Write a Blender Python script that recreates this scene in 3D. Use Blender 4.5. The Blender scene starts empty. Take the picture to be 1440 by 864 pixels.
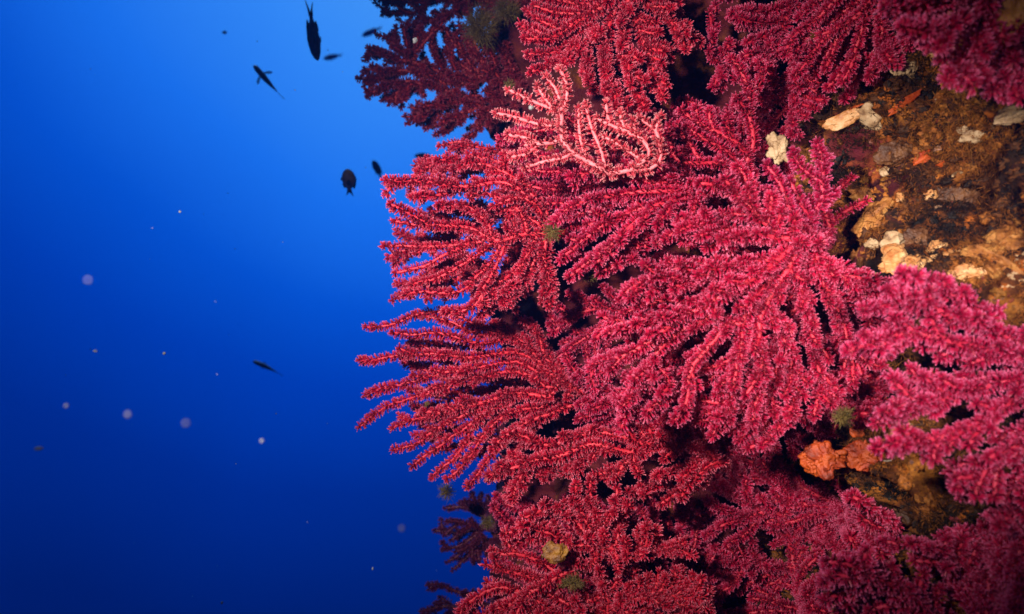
import bpy, bmesh, math
import numpy as np
from mathutils import Vector, Matrix
from mathutils.bvhtree import BVHTree

S = bpy.context.scene
COL = S.collection

# ------------------------------------------------------------------ camera
cam_d = bpy.data.cameras.new('camera')
cam = bpy.data.objects.new('camera', cam_d)
COL.objects.link(cam)
cam.location = (0, 0, 0)
cam.rotation_euler = (math.radians(90), 0, 0)
cam_d.sensor_width = 36
cam_d.lens = 24
cam_d.clip_start = 0.01
cam_d.clip_end = 500
cam_d.dof.use_dof = True
cam_d.dof.focus_distance = 0.88
cam_d.dof.aperture_fstop = 3.6
S.camera = cam
WID = 1.5

def at(x, y, d):
    return np.array([(x - 720) / 1440 * WID * d, d, -(y - 432) / 1440 * WID * d])

# ------------------------------------------------------------------ open water all round (world)
world = bpy.data.worlds.new('World')
S.world = world
world.use_nodes = True
nt = world.node_tree
bg = nt.nodes['Background']
bg.inputs['Strength'].default_value = 1.0
tc = nt.nodes.new('ShaderNodeTexCoord')
dot = nt.nodes.new('ShaderNodeVectorMath'); dot.operation = 'DOT_PRODUCT'
g = Vector(at(610, -170, 1.0)).normalized()
dot.inputs[1].default_value = g
nt.links.new(tc.outputs['Generated'], dot.inputs[0])
ac = nt.nodes.new('ShaderNodeMath'); ac.operation = 'ARCCOSINE'
nt.links.new(dot.outputs['Value'], ac.inputs[0])
nz = nt.nodes.new('ShaderNodeTexNoise'); nz.inputs['Scale'].default_value = 2.2; nz.inputs['Detail'].default_value = 2
nt.links.new(tc.outputs['Generated'], nz.inputs['Vector'])
nm = nt.nodes.new('ShaderNodeMath'); nm.operation = 'MULTIPLY_ADD'
nm.inputs[1].default_value = 0.10; nm.inputs[2].default_value = -0.05
nt.links.new(nz.outputs['Fac'], nm.inputs[0])
ad = nt.nodes.new('ShaderNodeMath'); ad.operation = 'ADD'
nt.links.new(ac.outputs[0], ad.inputs[0]); nt.links.new(nm.outputs[0], ad.inputs[1])
mr = nt.nodes.new('ShaderNodeMapRange')
mr.inputs['From Min'].default_value = 0.0; mr.inputs['From Max'].default_value = math.pi
nt.links.new(ad.outputs[0], mr.inputs['Value'])
ramp = nt.nodes.new('ShaderNodeValToRGB')
nt.links.new(mr.outputs[0], ramp.inputs['Fac'])
nt.links.new(ramp.outputs['Color'], bg.inputs['Color'])

def lin(c):
    return tuple(((v / 255) / 12.92 if v / 255 <= 0.04045 else ((v / 255 + 0.055) / 1.055) ** 2.4) for v in c)

RAMP = [(0.00, (84, 170, 255)), (0.27, (54, 143, 255)), (0.42, (26, 116, 242)), (0.56, (4, 84, 212)),
        (0.68, (0, 62, 182)), (0.82, (0, 44, 144)), (1.0, (0, 29, 104)), (1.2, (0, 17, 74)), (3.0, (0, 6, 30))]
WORLD_GAIN = 1.12
el = ramp.color_ramp.elements
while len(el) > 1:
    el.remove(el[-1])
for i, (a, c) in enumerate(RAMP):
    e = el[0] if i == 0 else el.new(min(1, a / math.pi))
    e.position = min(1, a / math.pi)
    r_, g_, b_ = lin(c)
    e.color = (r_ * WORLD_GAIN, g_ * WORLD_GAIN, b_ * WORLD_GAIN, 1)

# daylight coming down through the water
sun_d = bpy.data.lights.new('sun', 'SUN')
sun = bpy.data.objects.new('sun', sun_d); COL.objects.link(sun)
sun_d.energy = 0.9
sun_d.angle = math.radians(25)
sun_d.color = (0.30, 0.62, 1.0)
sun.rotation_euler = (math.radians(-25), math.radians(-18), 0)

# the diver's two strobes on their arms, left and right of the camera
def strobe(name, loc, target, energy, cone, size, color):
    d = bpy.data.lights.new(name, 'SPOT')
    o = bpy.data.objects.new(name, d); COL.objects.link(o)
    o.location = loc
    o.rotation_euler = (Vector(target) - Vector(loc)).to_track_quat('-Z', 'Y').to_euler()
    d.energy = energy; d.spot_size = math.radians(cone); d.spot_blend = 1.0
    d.shadow_soft_size = size; d.color = color
    return o
strobe('dive_strobe', (-0.38, 0.0, 0.24), at(800, 375, 0.90), 92, 65, 0.025, (1.0, 0.92, 0.86))
strobe('dive_strobe', (0.20, 0.0, 0.05), at(1285, 425, 0.66), 31, 41, 0.02, (1.0, 0.90, 0.82))

S.view_settings.view_transform = 'Standard'
S.view_settings.look = 'None'
S.view_settings.exposure = 0.0
S.view_settings.gamma = 1.0
S.cycles.max_bounces = 5
S.cycles.diffuse_bounces = 3
S.cycles.volume_bounces = 0
S.cycles.transparent_max_bounces = 4

# ------------------------------------------------------------------ helpers
def _hash(ix, iy, iz, seed):
    h = (ix.astype(np.int64) * 374761393 + iy.astype(np.int64) * 668265263 + iz.astype(np.int64) * 2147483647 + seed * 974711) & 0xffffffff
    h = ((h ^ (h >> 13)) * 1274126177) & 0xffffffff
    h = h ^ (h >> 16)
    return (h & 0xffff) / 65535.0

def vnoise(p, seed=0):
    p = np.asarray(p, float)
    i = np.floor(p).astype(np.int64); f = p - i
    u = f * f * (3 - 2 * f)
    r = 0
    for dx in (0, 1):
        for dy in (0, 1):
            for dz in (0, 1):
                w = (u[:, 0] if dx else 1 - u[:, 0]) * (u[:, 1] if dy else 1 - u[:, 1]) * (u[:, 2] if dz else 1 - u[:, 2])
                r = r + w * _hash(i[:, 0] + dx, i[:, 1] + dy, i[:, 2] + dz, seed)
    return r * 2 - 1

def fbm(p, seed=0, oct=4):
    r = 0; a = 1.0; p = np.asarray(p, float)
    for o in range(oct):
        r = r + a * vnoise(p * 2 ** o + 17.3 * o, seed + o); a *= 0.5
    return r

def mesh_obj(name, verts, faces_flat, sizes, mat, parent=None, origin=None, attr=None, smooth=True):
    """ONE mesh object from numpy arrays; faces_flat = loop vertex indices, sizes = corners per face"""
    v = np.asarray(verts, np.float32)
    if origin is not None:
        v = v - np.asarray(origin, np.float32)
    me = bpy.data.meshes.new(name)
    me.vertices.add(len(v)); me.vertices.foreach_set('co', v.ravel())
    fl = np.asarray(faces_flat, np.int32); sz = np.asarray(sizes, np.int32)
    me.loops.add(len(fl)); me.loops.foreach_set('vertex_index', fl)
    me.polygons.add(len(sz))
    st = np.zeros(len(sz), np.int32); st[1:] = np.cumsum(sz)[:-1]
    me.polygons.foreach_set('loop_start', st)
    me.polygons.foreach_set('loop_total', sz)
    me.update(calc_edges=True)
    if attr is not None:
        a = me.attributes.new('tip', 'FLOAT', 'POINT')
        a.data.foreach_set('value', np.asarray(attr, np.float32))
    if smooth:
        me.polygons.foreach_set('use_smooth', np.ones(len(sz), bool))
    me.materials.append(mat)
    o = bpy.data.objects.new(name, me); COL.objects.link(o)
    if parent is not None:
        o.parent = parent
        if origin is None:
            o.matrix_parent_inverse = Matrix.Identity(4)
    elif origin is not None:
        o.location = [float(c) for c in origin]
    return o

def thing(name, label, cat, loc, group=None):
    o = bpy.data.objects.new(name, None); COL.objects.link(o)
    o.empty_display_size = 0.02
    o.location = [float(c) for c in loc]
    o['label'] = label; o['category'] = cat
    if group: o['group'] = group
    return o

def tag(o, label, cat, group=None):
    o['label'] = label; o['category'] = cat
    if group: o['group'] = group
    return o

# ------------------------------------------------------------------ materials
def new_mat(name):
    m = bpy.data.materials.new(name); m.use_nodes = True
    t = m.node_tree
    return m, t, t.nodes['Principled BSDF'], t.nodes['Material Output']

def noise_node(t, scale, detail=4, rough=0.6, coord='Object'):
    tc = t.nodes.new('ShaderNodeTexCoord'); n = t.nodes.new('ShaderNodeTexNoise')
    n.inputs['Scale'].default_value = scale; n.inputs['Detail'].default_value = detail
    n.inputs['Roughness'].default_value = rough
    t.links.new(tc.outputs[coord], n.inputs['Vector'])
    return n

def ramp_node(t, src, stops):
    r = t.nodes.new('ShaderNodeValToRGB'); e = r.color_ramp.elements
    while len(e) > 1: e.remove(e[-1])
    for i, (p, c) in enumerate(stops):
        k = e[0] if i == 0 else e.new(p)
        k.position = p; k.color = (*c, 1)
    t.links.new(src, r.inputs['Fac'])
    return r

def bump(t, src, bsdf, strength, dist):
    b = t.nodes.new('ShaderNodeBump'); b.inputs['Strength'].default_value = strength
    b.inputs['Distance'].default_value = dist
    t.links.new(src, b.inputs['Height']); t.links.new(b.outputs['Normal'], bsdf.inputs['Normal'])

def branch_mat(name, c0, c1):
    m, t, b, out = new_mat(name)
    n = noise_node(t, 90, 4)
    r = ramp_node(t, n.outputs['Fac'], [(0.3, c0), (0.7, c1)])
    t.links.new(r.outputs['Color'], b.inputs['Base Color'])
    b.inputs['Roughness'].default_value = 0.55
    n2 = noise_node(t, 420, 2)
    bump(t, n2.outputs['Fac'], b, 0.7, 0.001)
    return m

def polyp_mat(name, base, mid, tip, trans=0.2):
    m, t, b, out = new_mat(name)
    a = t.nodes.new('ShaderNodeAttribute'); a.attribute_name = 'tip'
    r = ramp_node(t, a.outputs['Fac'], [(0.0, base), (0.4, mid), (0.80, tuple(0.93 * m_ + 0.07 * t_ for m_, t_ in zip(mid, tip))), (1.0, tip)])
    n = noise_node(t, 26, 3)
    hs = t.nodes.new('ShaderNodeHueSaturation')
    t.links.new(r.outputs['Color'], hs.inputs['Color'])
    mp = t.nodes.new('ShaderNodeMapRange'); mp.inputs['From Min'].default_value = 0.3; mp.inputs['From Max'].default_value = 0.7
    mp.inputs['To Min'].default_value = 0.75; mp.inputs['To Max'].default_value = 1.2
    t.links.new(n.outputs['Fac'], mp.inputs['Value']); t.links.new(mp.outputs[0], hs.inputs['Value'])
    t.links.new(hs.outputs['Color'], b.inputs['Base Color'])
    b.inputs['Roughness'].default_value = 0.45; b.inputs['Specular IOR Level'].default_value = 0.3
    tr = t.nodes.new('ShaderNodeBsdfTranslucent'); t.links.new(hs.outputs['Color'], tr.inputs['Color'])
    mx = t.nodes.new('ShaderNodeMixShader'); mx.inputs['Fac'].default_value = trans
    t.links.new(b.outputs[0], mx.inputs[1]); t.links.new(tr.outputs[0], mx.inputs[2])
    t.links.new(mx.outputs[0], out.inputs['Surface'])
    return m

def plain_mat(name, stops, scale=60, rough=0.6, bstr=0.5, bdist=0.002, bscale=None, spec=0.5):
    m, t, b, out = new_mat(name)
    n = noise_node(t, scale, 5)
    r = ramp_node(t, n.outputs['Fac'], stops)
    t.links.new(r.outputs['Color'], b.inputs['Base Color'])
    b.inputs['Roughness'].default_value = rough
    b.inputs['Specular IOR Level'].default_value = spec
    n2 = noise_node(t, bscale or scale * 3, 4)
    bump(t, n2.outputs['Fac'], b, bstr, bdist)
    return m

RED = (branch_mat('red_branch', (0.54, 0.006, 0.020), (0.74, 0.035, 0.062)),
       polyp_mat('red_polyp', (0.16, 0.001, 0.006), (0.52, 0.003, 0.026), (0.93, 0.20, 0.30)))
CRIM = (branch_mat('crimson_branch', (0.50, 0.006, 0.026), (0.68, 0.032, 0.07)),
        polyp_mat('crimson_polyp', (0.15, 0.001, 0.010), (0.50, 0.003, 0.042), (0.91, 0.17, 0.33)))
MAGE = (branch_mat('magenta_branch', (0.46, 0.006, 0.034), (0.64, 0.034, 0.09)),
        polyp_mat('magenta_polyp', (0.14, 0.001, 0.014), (0.48, 0.003, 0.050), (0.92, 0.18, 0.39)))
UNLIT = (branch_mat('unlit_violet_branch', (0.10, 0.010, 0.03), (0.18, 0.02, 0.045)),  # shade beyond the strobe's reach, painted in as dark violet
        polyp_mat('unlit_violet_polyp', (0.06, 0.003, 0.018), (0.12, 0.006, 0.035), (0.24, 0.06, 0.12)))
PALE = (branch_mat('pale_branch', (0.72, 0.10, 0.12), (0.86, 0.26, 0.28)),
        polyp_mat('pale_polyp', (0.45, 0.01, 0.025), (0.70, 0.06, 0.09), (0.93, 0.46, 0.46)))
DIMMED = (branch_mat('dimmed_purple_branch', (0.34, 0.012, 0.022), (0.52, 0.04, 0.045)),  # darker than the red fans: strobe falloff painted into the colour
        polyp_mat('dimmed_purple_polyp', (0.12, 0.003, 0.012), (0.27, 0.008, 0.026), (0.50, 0.10, 0.14)))

# ------------------------------------------------------------------ rock wall
def build_rock():
    prof = [(0.95, -0.9), (0.74, -0.5), (0.63, -0.1), (0.565, 0.25), (0.52, 0.48), (0.485, 0.64), (0.43, 0.79), (0.33, 0.93),
            (0.20, 1.06), (0.09, 1.18), (0.02, 1.32), (0.03, 1.50), (0.14, 1.75), (0.4, 2.1), (1.0, 2.6), (2.2, 2.6), (2.4, 0.5), (2.0, -0.9)]
    P = np.array(prof)
    Q = np.vstack([P, P[:1]])
    # Catmull-Rom through the profile
    n = len(P); pts = []; dens = []
    for i in range(n):
        p0, p1, p2, p3 = P[i - 1], P[i], P[(i + 1) % n], P[(i + 2) % n]
        k = max(6, int(np.linalg.norm(p2 - p1) / (0.0035 if 3 <= i <= 10 else 0.03)))
        for j in range(k):
            t = j / k
            pts.append(0.5 * (2 * p1 + (p2 - p0) * t + (2 * p0 - 5 * p1 + 4 * p2 - p3) * t * t + (3 * p1 - p0 - 3 * p2 + p3) * t ** 3))
    C = np.array(pts); m = len(C)
    tan = np.roll(C, -1, 0) - np.roll(C, 1, 0)
    nrm = np.stack([-tan[:, 1], tan[:, 0]], 1); nrm /= np.linalg.norm(nrm, axis=1)[:, None]
    nrm *= 1.0 if nrm[5][0] < 0 else -1.0
    zs = np.concatenate([np.linspace(-1.7, -0.62, 24), np.arange(-0.6, 0.6, 0.0038), np.linspace(0.62, 1.7, 24)])
    k = len(zs)
    V = np.zeros((k, m, 3))
    V[:, :, 0] = C[None, :, 0]; V[:, :, 1] = C[None, :, 1]; V[:, :, 2] = zs[:, None]
    N = np.zeros_like(V); N[:, :, 0] = nrm[None, :, 0]; N[:, :, 1] = nrm[None, :, 1]
    v = V.reshape(-1, 3); nn = N.reshape(-1, 3)
    wv = v + 0.03 * np.stack([vnoise(v * 9, 3), vnoise(v * 9, 4), vnoise(v * 9, 5)], 1)
    d = 0.055 * vnoise(wv * 5, 11) + 0.030 * (1 - 2 * np.abs(vnoise(wv * 12, 12))) + 0.022 * (1 - 2 * np.abs(vnoise(wv * 30, 13))) \
        + 0.008 * vnoise(wv * 75, 14) + 0.006 * np.abs(vnoise(wv * 150, 15)) + 0.003 * vnoise(wv * 280, 16)
    # hollows and ledges
    for x, y, dd, amp, rad in ((1345, 392, 0.66, 0.055, 0.055), (1255, 372, 0.72, 0.035, 0.035), (1330, 240, 0.75, -0.055, 0.08), (980, 100, 0.99, -0.06, 0.06), (825, 440, 1.08, -0.10, 0.08), (1100, 715, 0.90, -0.17, 0.12), (1000, 640, 0.97, -0.08, 0.08), (1120, 60, 0.92, -0.07, 0.10), (1250, 690, 0.76, 0.03, 0.05)):
        d = d + amp * np.exp(-((v - at(x, y, dd)) ** 2).sum(1) / (rad * rad))
    d -= 0.05 * np.clip(vnoise(wv * 7 + 40, 21) - 0.25, 0, 1)
    v = v + nn * d[:, None]
    idx = np.arange(k * m).reshape(k, m)
    a = idx[:-1, :]; b = np.roll(idx, -1, 1)[:-1, :]; c = np.roll(idx, -1, 1)[1:, :]; e = idx[1:, :]
    q = np.stack([a, e, c, b], -1).reshape(-1, 4)
    # caps
    cb, ct = len(v), len(v) + 1
    v = np.vstack([v, [[1.2, 1.0, -1.7]], [[1.2, 1.0, 1.7]]])
    f = [q.ravel()]; sz = [np.full(len(q), 4)]
    bot = np.stack([np.full(m, cb), idx[0], np.roll(idx[0], -1)], -1); top = np.stack([np.full(m, ct), np.roll(idx[-1], -1), idx[-1]], -1)
    f += [bot.ravel(), top.ravel()]; sz += [np.full(2 * m, 3)]
    mt, t, bs, out = new_mat('encrusted_rock')
    n1 = noise_node(t, 13, 8, 0.65); n2 = noise_node(t, 42, 6, 0.7); n3 = noise_node(t, 6, 5, 0.6)
    base = ramp_node(t, n1.outputs['Fac'], [(0.34, (0.008, 0.005, 0.004)), (0.45, (0.035, 0.012, 0.005)), (0.54, (0.16, 0.046, 0.007)), (0.63, (0.46, 0.17, 0.022)), (0.8, (0.10, 0.07, 0.02))])
    fine = ramp_node(t, n2.outputs['Fac'], [(0.38, (0.25, 0.2, 0.2)), (0.5, (0.85, 0.8, 0.75)), (0.66, (1.6, 1.35, 1.1))])
    mul = t.nodes.new('ShaderNodeMix'); mul.data_type = 'RGBA'; mul.blend_type = 'MULTIPLY'; mul.inputs[0].default_value = 0.85
    t.links.new(base.outputs[0], mul.inputs[6]); t.links.new(fine.outputs[0], mul.inputs[7])
    # orange encrusting sponge film
    vo = noise_node(t, 21, 5, 0.55)
    mo = ramp_node(t, vo.outputs['Fac'], [(0.58, (0, 0, 0)), (0.66, (1, 1, 1))])
    mix1 = t.nodes.new('ShaderNodeMix'); mix1.data_type = 'RGBA'
    t.links.new(mo.outputs[0], mix1.inputs[0]); t.links.new(mul.outputs[2], mix1.inputs[6]); mix1.inputs[7].default_value = (0.52, 0.13, 0.012, 1)
    # dull red coralline film
    tcx = t.nodes.new('ShaderNodeTexCoord'); sx_ = t.nodes.new('ShaderNodeSeparateXYZ'); t.links.new(tcx.outputs['Object'], sx_.inputs[0])
    gr = t.nodes.new('ShaderNodeMapRange'); gr.inputs['From Min'].default_value = 0.41; gr.inputs['From Max'].default_value = 0.30
    gr.inputs['To Min'].default_value = 0.0; gr.inputs['To Max'].default_value = 0.22
    t.links.new(sx_.outputs['X'], gr.inputs['Value'])
    sm = t.nodes.new('ShaderNodeMath'); sm.operation = 'ADD'; t.links.new(n3.outputs['Fac'], sm.inputs[0]); t.links.new(gr.outputs[0], sm.inputs[1])
    mc = ramp_node(t, sm.outputs[0], [(0.56, (0, 0, 0)), (0.66, (0.85, 0.85, 0.85))])
    mix2 = t.nodes.new('ShaderNodeMix'); mix2.data_type = 'RGBA'
    t.links.new(mc.outputs[0], mix2.inputs[0]); t.links.new(mix1.outputs[2], mix2.inputs[6]); mix2.inputs[7].default_value = (0.13, 0.010, 0.020, 1)
    t.links.new(mix2.outputs[2], bs.inputs['Base Color'])
    bs.inputs['Roughness'].default_value = 0.7; bs.inputs['Specular IOR Level'].default_value = 0.2
    n4 = noise_node(t, 160, 6, 0.7)
    bump(t, n4.outputs['Fac'], bs, 0.9, 0.004)
    o = mesh_obj('rock_wall', v, np.concatenate(f), np.concatenate(sz), mt)
    o['kind'] = 'structure'
    qs = [tuple(x) for x in q.tolist()]
    # triangles for ray casting, only the seen part
    return o, BVHTree.FromPolygons([Vector(x) for x in v.tolist()], qs)

rock, BVH = build_rock()

def on_rock(x, y):
    dirv = Vector(at(x, y, 1.0)).normalized()
    hit = BVH.ray_cast(Vector((0, 0, 0)), dirv)
    if hit[0] is None:
        p = at(x, y, 1.3)
        return p, np.array([-0.5, -0.8, 0.2]), 1.3
    n = np.array(hit[1])
    if n @ np.array(dirv) > 0: n = -n
    return np.array(hit[0]), n, hit[0][1]

# ------------------------------------------------------------------ gorgonian sea fans
def in_poly(px, py, poly):
    inside = np.zeros(len(px), bool); n = len(poly)
    for i in range(n):
        x1, y1 = poly[i]; x2, y2 = poly[(i + 1) % n]
        c = ((y1 > py) != (y2 > py)) & (px < (x2 - x1) * (py - y1) / (y2 - y1 + 1e-9) + x1)
        inside ^= c
    return inside

class Tree:
    def __init__(s, p):
        s.P = [np.asarray(p, float)]; s.par = [-1]
    def add(s, p, par):
        s.P.append(np.asarray(p, float)); s.par.append(par); return len(s.P) - 1
    def nearest(s, p):
        A = np.array(s.P); d = np.linalg.norm(A - p, axis=1); i = int(d.argmin()); return i, d[i]

STEP = 0.0055

def grow_line(T, start, pts):
    """extend the tree from node start through world points pts"""
    cur = start
    for p in pts:
        a = T.P[cur]; L = np.linalg.norm(p - a); k = max(1, int(round(L / STEP)))
        if L < STEP * 0.5: continue
        for j in range(1, k + 1):
            cur = T.add(a + (p - a) * j / k, cur)
    return cur

def smooth_poly(pts, it=2):
    P = np.array(pts, float)
    for _ in range(it):                        # Chaikin
        if len(P) < 3: break
        Q = [P[0]]
        for i in range(len(P) - 1):
            Q += [0.75 * P[i] + 0.25 * P[i + 1], 0.25 * P[i] + 0.75 * P[i + 1]]
        Q.append(P[-1]); P = np.array(Q)
    return P

def make_tube(pts, rad, nseg=6):
    n = len(pts)
    t = np.gradient(pts, axis=0); t /= np.linalg.norm(t, axis=1)[:, None] + 1e-12
    u = np.cross(t[0], [0.3, 0.5, 0.81]); u /= np.linalg.norm(u)
    U = np.zeros_like(pts)
    for i in range(n):
        u = u - t[i] * (u @ t[i]); u /= np.linalg.norm(u) + 1e-12; U[i] = u
    W = np.cross(t, U)
    ang = np.linspace(0, 2 * math.pi, nseg, endpoint=False)
    ring = pts[:, None, :] + rad[:, None, None] * (np.cos(ang)[None, :, None] * U[:, None, :] + np.sin(ang)[None, :, None] * W[:, None, :])
    v = ring.reshape(-1, 3)
    idx = np.arange(n * nseg).reshape(n, nseg)
    q = np.stack([idx[:-1], np.roll(idx, -1, 1)[:-1], np.roll(idx, -1, 1)[1:], idx[1:]], -1).reshape(-1, 4)
    v = np.vstack([v, pts[-1] + t[-1] * rad[-1] * 0.8])
    last = idx[-1]; cap = np.stack([last, np.roll(last, -1), np.full(nseg, len(v) - 1)], -1)
    return v, q, cap, t, U, W

def polyps(rng, C, nrm, size):
    """stalk with six splayed tentacles for every point; returns verts, tris, tip attribute"""
    n = len(C)
    ref = rng.normal(size=(n, 3)); u = np.cross(nrm, ref); u /= np.linalg.norm(u, axis=1)[:, None] + 1e-12
    w = np.cross(nrm, u)
    s = size[:, None]
    verts = []; tip = []
    # stalk: 3-sided
    for h, r, a in ((0.0, 0.14, 0.0), (0.45, 0.12, 0.45)):
        for k in range(3):
            th = 2 * math.pi * k / 3
            verts.append(C + nrm * h * s + (u * math.cos(th) + w * math.sin(th)) * r * s); tip.append(np.full(n, a))
    nt_ = 4
    for k in range(nt_):
        th = 2 * math.pi * k / nt_ + rng.uniform(-0.4, 0.4, n)
        dr = u * np.cos(th)[:, None] + w * np.sin(th)[:, None]
        sd = np.cross(nrm, dr)
        sp = rng.uniform(0.04, 0.23, n)[:, None]; ln = rng.uniform(0.75, 1.12, n)[:, None]
        for sg, h_, q_, wd, a_ in ((1, 0.36, 0.09, 0.075, 0.4), (-1, 0.36, 0.09, 0.075, 0.4), (1, 0.78, 0.8, 0.075, 0.8), (-1, 0.78, 0.8, 0.075, 0.8), (1, 1.0, 1.0, 0.05, 1.0), (-1, 1.0, 1.0, 0.05, 1.0)):
            verts.append(C + (nrm * (h_ * ln if a_ > 0.5 else h_) + dr * (sp * q_ if a_ > 0.5 else q_) + sd * sg * wd) * s); tip.append(np.full(n, a_))
    V = np.stack(verts, 1); per = V.shape[1]
    base = (np.arange(n) * per)[:, None, None]
    F = []
    for k in range(3):
        j = (k + 1) % 3
        F += [(k, j, 3 + j), (k, 3 + j, 3 + k)]
    for k in range(nt_):
        o = 6 + 6 * k
        F += [(o, o + 1, o + 2), (o + 1, o + 3, o + 2), (o + 2, o + 3, o + 4), (o + 3, o + 5, o + 4)]
    F = np.array(F)[None] + base
    return V.reshape(-1, 3), F.reshape(-1, 3), np.stack(tip, 1).ravel()

ALLLEN = [0.0, 0, 0]

def sea_fan(seed, label, poly, root, d0, gx=0.0, gy=0.0, guides=(), thick=0.02, mat=RED, kill=0.0135, group='sea fans on the rock wall',
            core=0.0021, plen=0.0079, dens=1.0, fill=1.0, wob=0.013, name='sea_fan', bulge=0.02, infl=0.075, goff=0.012):
    rng = np.random.RandomState(seed)
    cx, cy = root
    def depth(x, y):
        b = vnoise(np.array([[x / 130.0, y / 130.0, seed * 1.7]]), 77)[0]
        return d0 + gx * (x - cx) / 100.0 + gy * (y - cy) / 100.0 + bulge * b
    rp, rn, rd = on_rock(cx, cy)
    start = at(cx, cy, depth(cx, cy))
    if rd < start[1] + 0.01:                       # keep the fan in front of the rock
        start = at(cx, cy, rd - 0.02)
    T = Tree(rp - rn * 0.006)
    hub = grow_line(T, 0, [rp + (start - rp) * 0.5 + rn * 0.01, start])
    for gl in guides:                              # traced limbs, tip first
        off = rng.uniform(-goff, goff)
        pts = smooth_poly(gl[::-1], 2)
        W = []
        for i, (x, y) in enumerate(pts):
            f = i / max(1, len(pts) - 1)
            W.append(at(x, y, depth(x, y) + off * min(1, f * 2.5)))
        i, dd = T.nearest(W[0])
        grow_line(T, i, W)
    # fill the outline by space colonisation
    xs = [p[0] for p in poly]; ys = [p[1] for p in poly]
    sx = 10.5 / fill ** 0.5
    n = int((max(xs) - min(xs)) * (max(ys) - min(ys)) / (sx * sx) * 1.6)
    px = rng.uniform(min(xs), max(xs), n); py = rng.uniform(min(ys), max(ys), n)
    k = in_poly(px, py, poly); px = px[k]; py = py[k]
    bb = vnoise(np.stack([px / 130.0, py / 130.0, np.full(len(px), seed * 1.7)], 1), 77)
    dd = d0 + gx * (px - cx) / 100.0 + gy * (py - cy) / 100.0 + bulge * bb + rng.uniform(-thick, thick, len(px))
    A = np.stack([(px - 720) / 1440 * WID * dd, dd, -(py - 432) / 1440 * WID * dd], 1)
    near = np.full(len(A), 1e9); who = np.zeros(len(A), int)
    score = np.full(len(A), 1e9)
    hubp = T.P[hub]
    def flow(p):
        f = p - hubp; f = f / (np.linalg.norm(f) + 1e-6)
        a = 0.75 * vnoise(np.array([[p[0] * 9, p[1] * 9, p[2] * 9 + seed]]), 55)[0]
        return np.array([f[0] * math.cos(a) - f[2] * math.sin(a), f[1], f[0] * math.sin(a) + f[2] * math.cos(a)])
    def upd(i0):
        for i in range(i0, len(T.P)):
            w = A - T.P[i]
            q = np.linalg.norm(w, axis=1)
            np.minimum(near, q, out=near)
            if T.par[i] >= 0 and i > hub:
                pd = T.P[i] - T.P[T.par[i]]; pd = pd / (np.linalg.norm(pd) + 1e-9)
                sc_ = q * (1.9 - 1.1 * (w @ pd) / (q + 1e-9))
            else:
                sc_ = q * 1.3
            m = sc_ < score; score[m] = sc_[m]; who[m] = i
    upd(0)
    alive = near > kill
    dirs = {}
    for it in range(160):
        act = alive & (near < infl)
        if not act.any():
            if not alive.any(): break
            j = np.where(alive)[0][near[alive].argmin()]
            act = np.zeros(len(A), bool); act[j] = True
        i0 = len(T.P)
        src = np.unique(who[act])
        for s in src:
            m = act & (who == s)
            dv = A[m] - T.P[s]; dv /= np.linalg.norm(dv, axis=1)[:, None] + 1e-9
            v = dv.sum(0); v /= np.linalg.norm(v) + 1e-9
            if T.par[s] >= 0:
                pd = T.P[s] - T.P[T.par[s]]; pd /= np.linalg.norm(pd) + 1e-9
                v = v + 0.75 * pd + 0.45 * flow(T.P[s])
            v = v + rng.normal(size=3) * 0.12
            v /= np.linalg.norm(v) + 1e-9
            T.add(T.P[s] + v * STEP, s)
        if len(T.P) > 6000: break
        upd(i0)
        alive &= near > kill
    P = np.array(T.P); par = np.array(T.par); N = len(P)
    ch = [[] for _ in range(N)]
    for i in range(1, N): ch[par[i]].append(i)
    # subtree length, prune stubs
    sub = np.zeros(N)
    for i in range(N - 1, 0, -1):
        sub[par[i]] = max(sub[par[i]], sub[i] + np.linalg.norm(P[i] - P[par[i]]))
    keep = np.ones(N, bool)
    for i in range(N):
        if i and not keep[par[i]]: keep[i] = False; continue
        if len(ch[i]) > 1:
            best = max(ch[i], key=lambda c: sub[c])
            for c in ch[i]:
                if c != best and sub[c] + STEP < 0.011: keep[c] = False
    ch = [[c for c in ch[i] if keep[c]] for i in range(N)]
    # smooth + sinuous wobble
    for _ in range(4):
        Q = P.copy()
        for i in range(1, N):
            if keep[i] and ch[i]:
                m = P[ch[i]].mean(0)
                Q[i] = 0.5 * P[i] + 0.25 * P[par[i]] + 0.25 * m
        P = Q
    fade = np.clip(np.linalg.norm(P - P[0], axis=1) / 0.06, 0, 1)[:, None]
    P = P + wob * fade * np.stack([vnoise(P * 17, seed), vnoise(P * 17, seed + 1), vnoise(P * 17, seed + 2)], 1) \
          + 0.0016 * fade * np.stack([vnoise(P * 75, seed + 3), vnoise(P * 75, seed + 4), vnoise(P * 75, seed + 5)], 1)
    for i in range(hub + 3, N):                    # nothing grows inside the rock
        if not keep[i]: continue
        h = BVH.ray_cast(Vector((0, 0, 0)), Vector(P[i]).normalized())
        if h[0] is not None and 0 < P[i][1] - (h[0][1] - 0.014) < 0.25:
            P[i] *= (h[0][1] - 0.014) / P[i][1]
    for _ in range(2):
        Q = P.copy()
        for i in range(hub + 1, N):
            if keep[i] and ch[i]: Q[i] = 0.5 * P[i] + 0.25 * P[par[i]] + 0.25 * P[ch[i]].mean(0)
        P = Q
    tips = np.zeros(N)
    for i in range(N - 1, -1, -1):
        if not keep[i]: continue
        if not ch[i]: tips[i] = 1
        if i: tips[par[i]] += tips[i]
    # chains
    chains = []                                    # (nodes, parent chain)
    stack = [(0, None, -1)]
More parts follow.
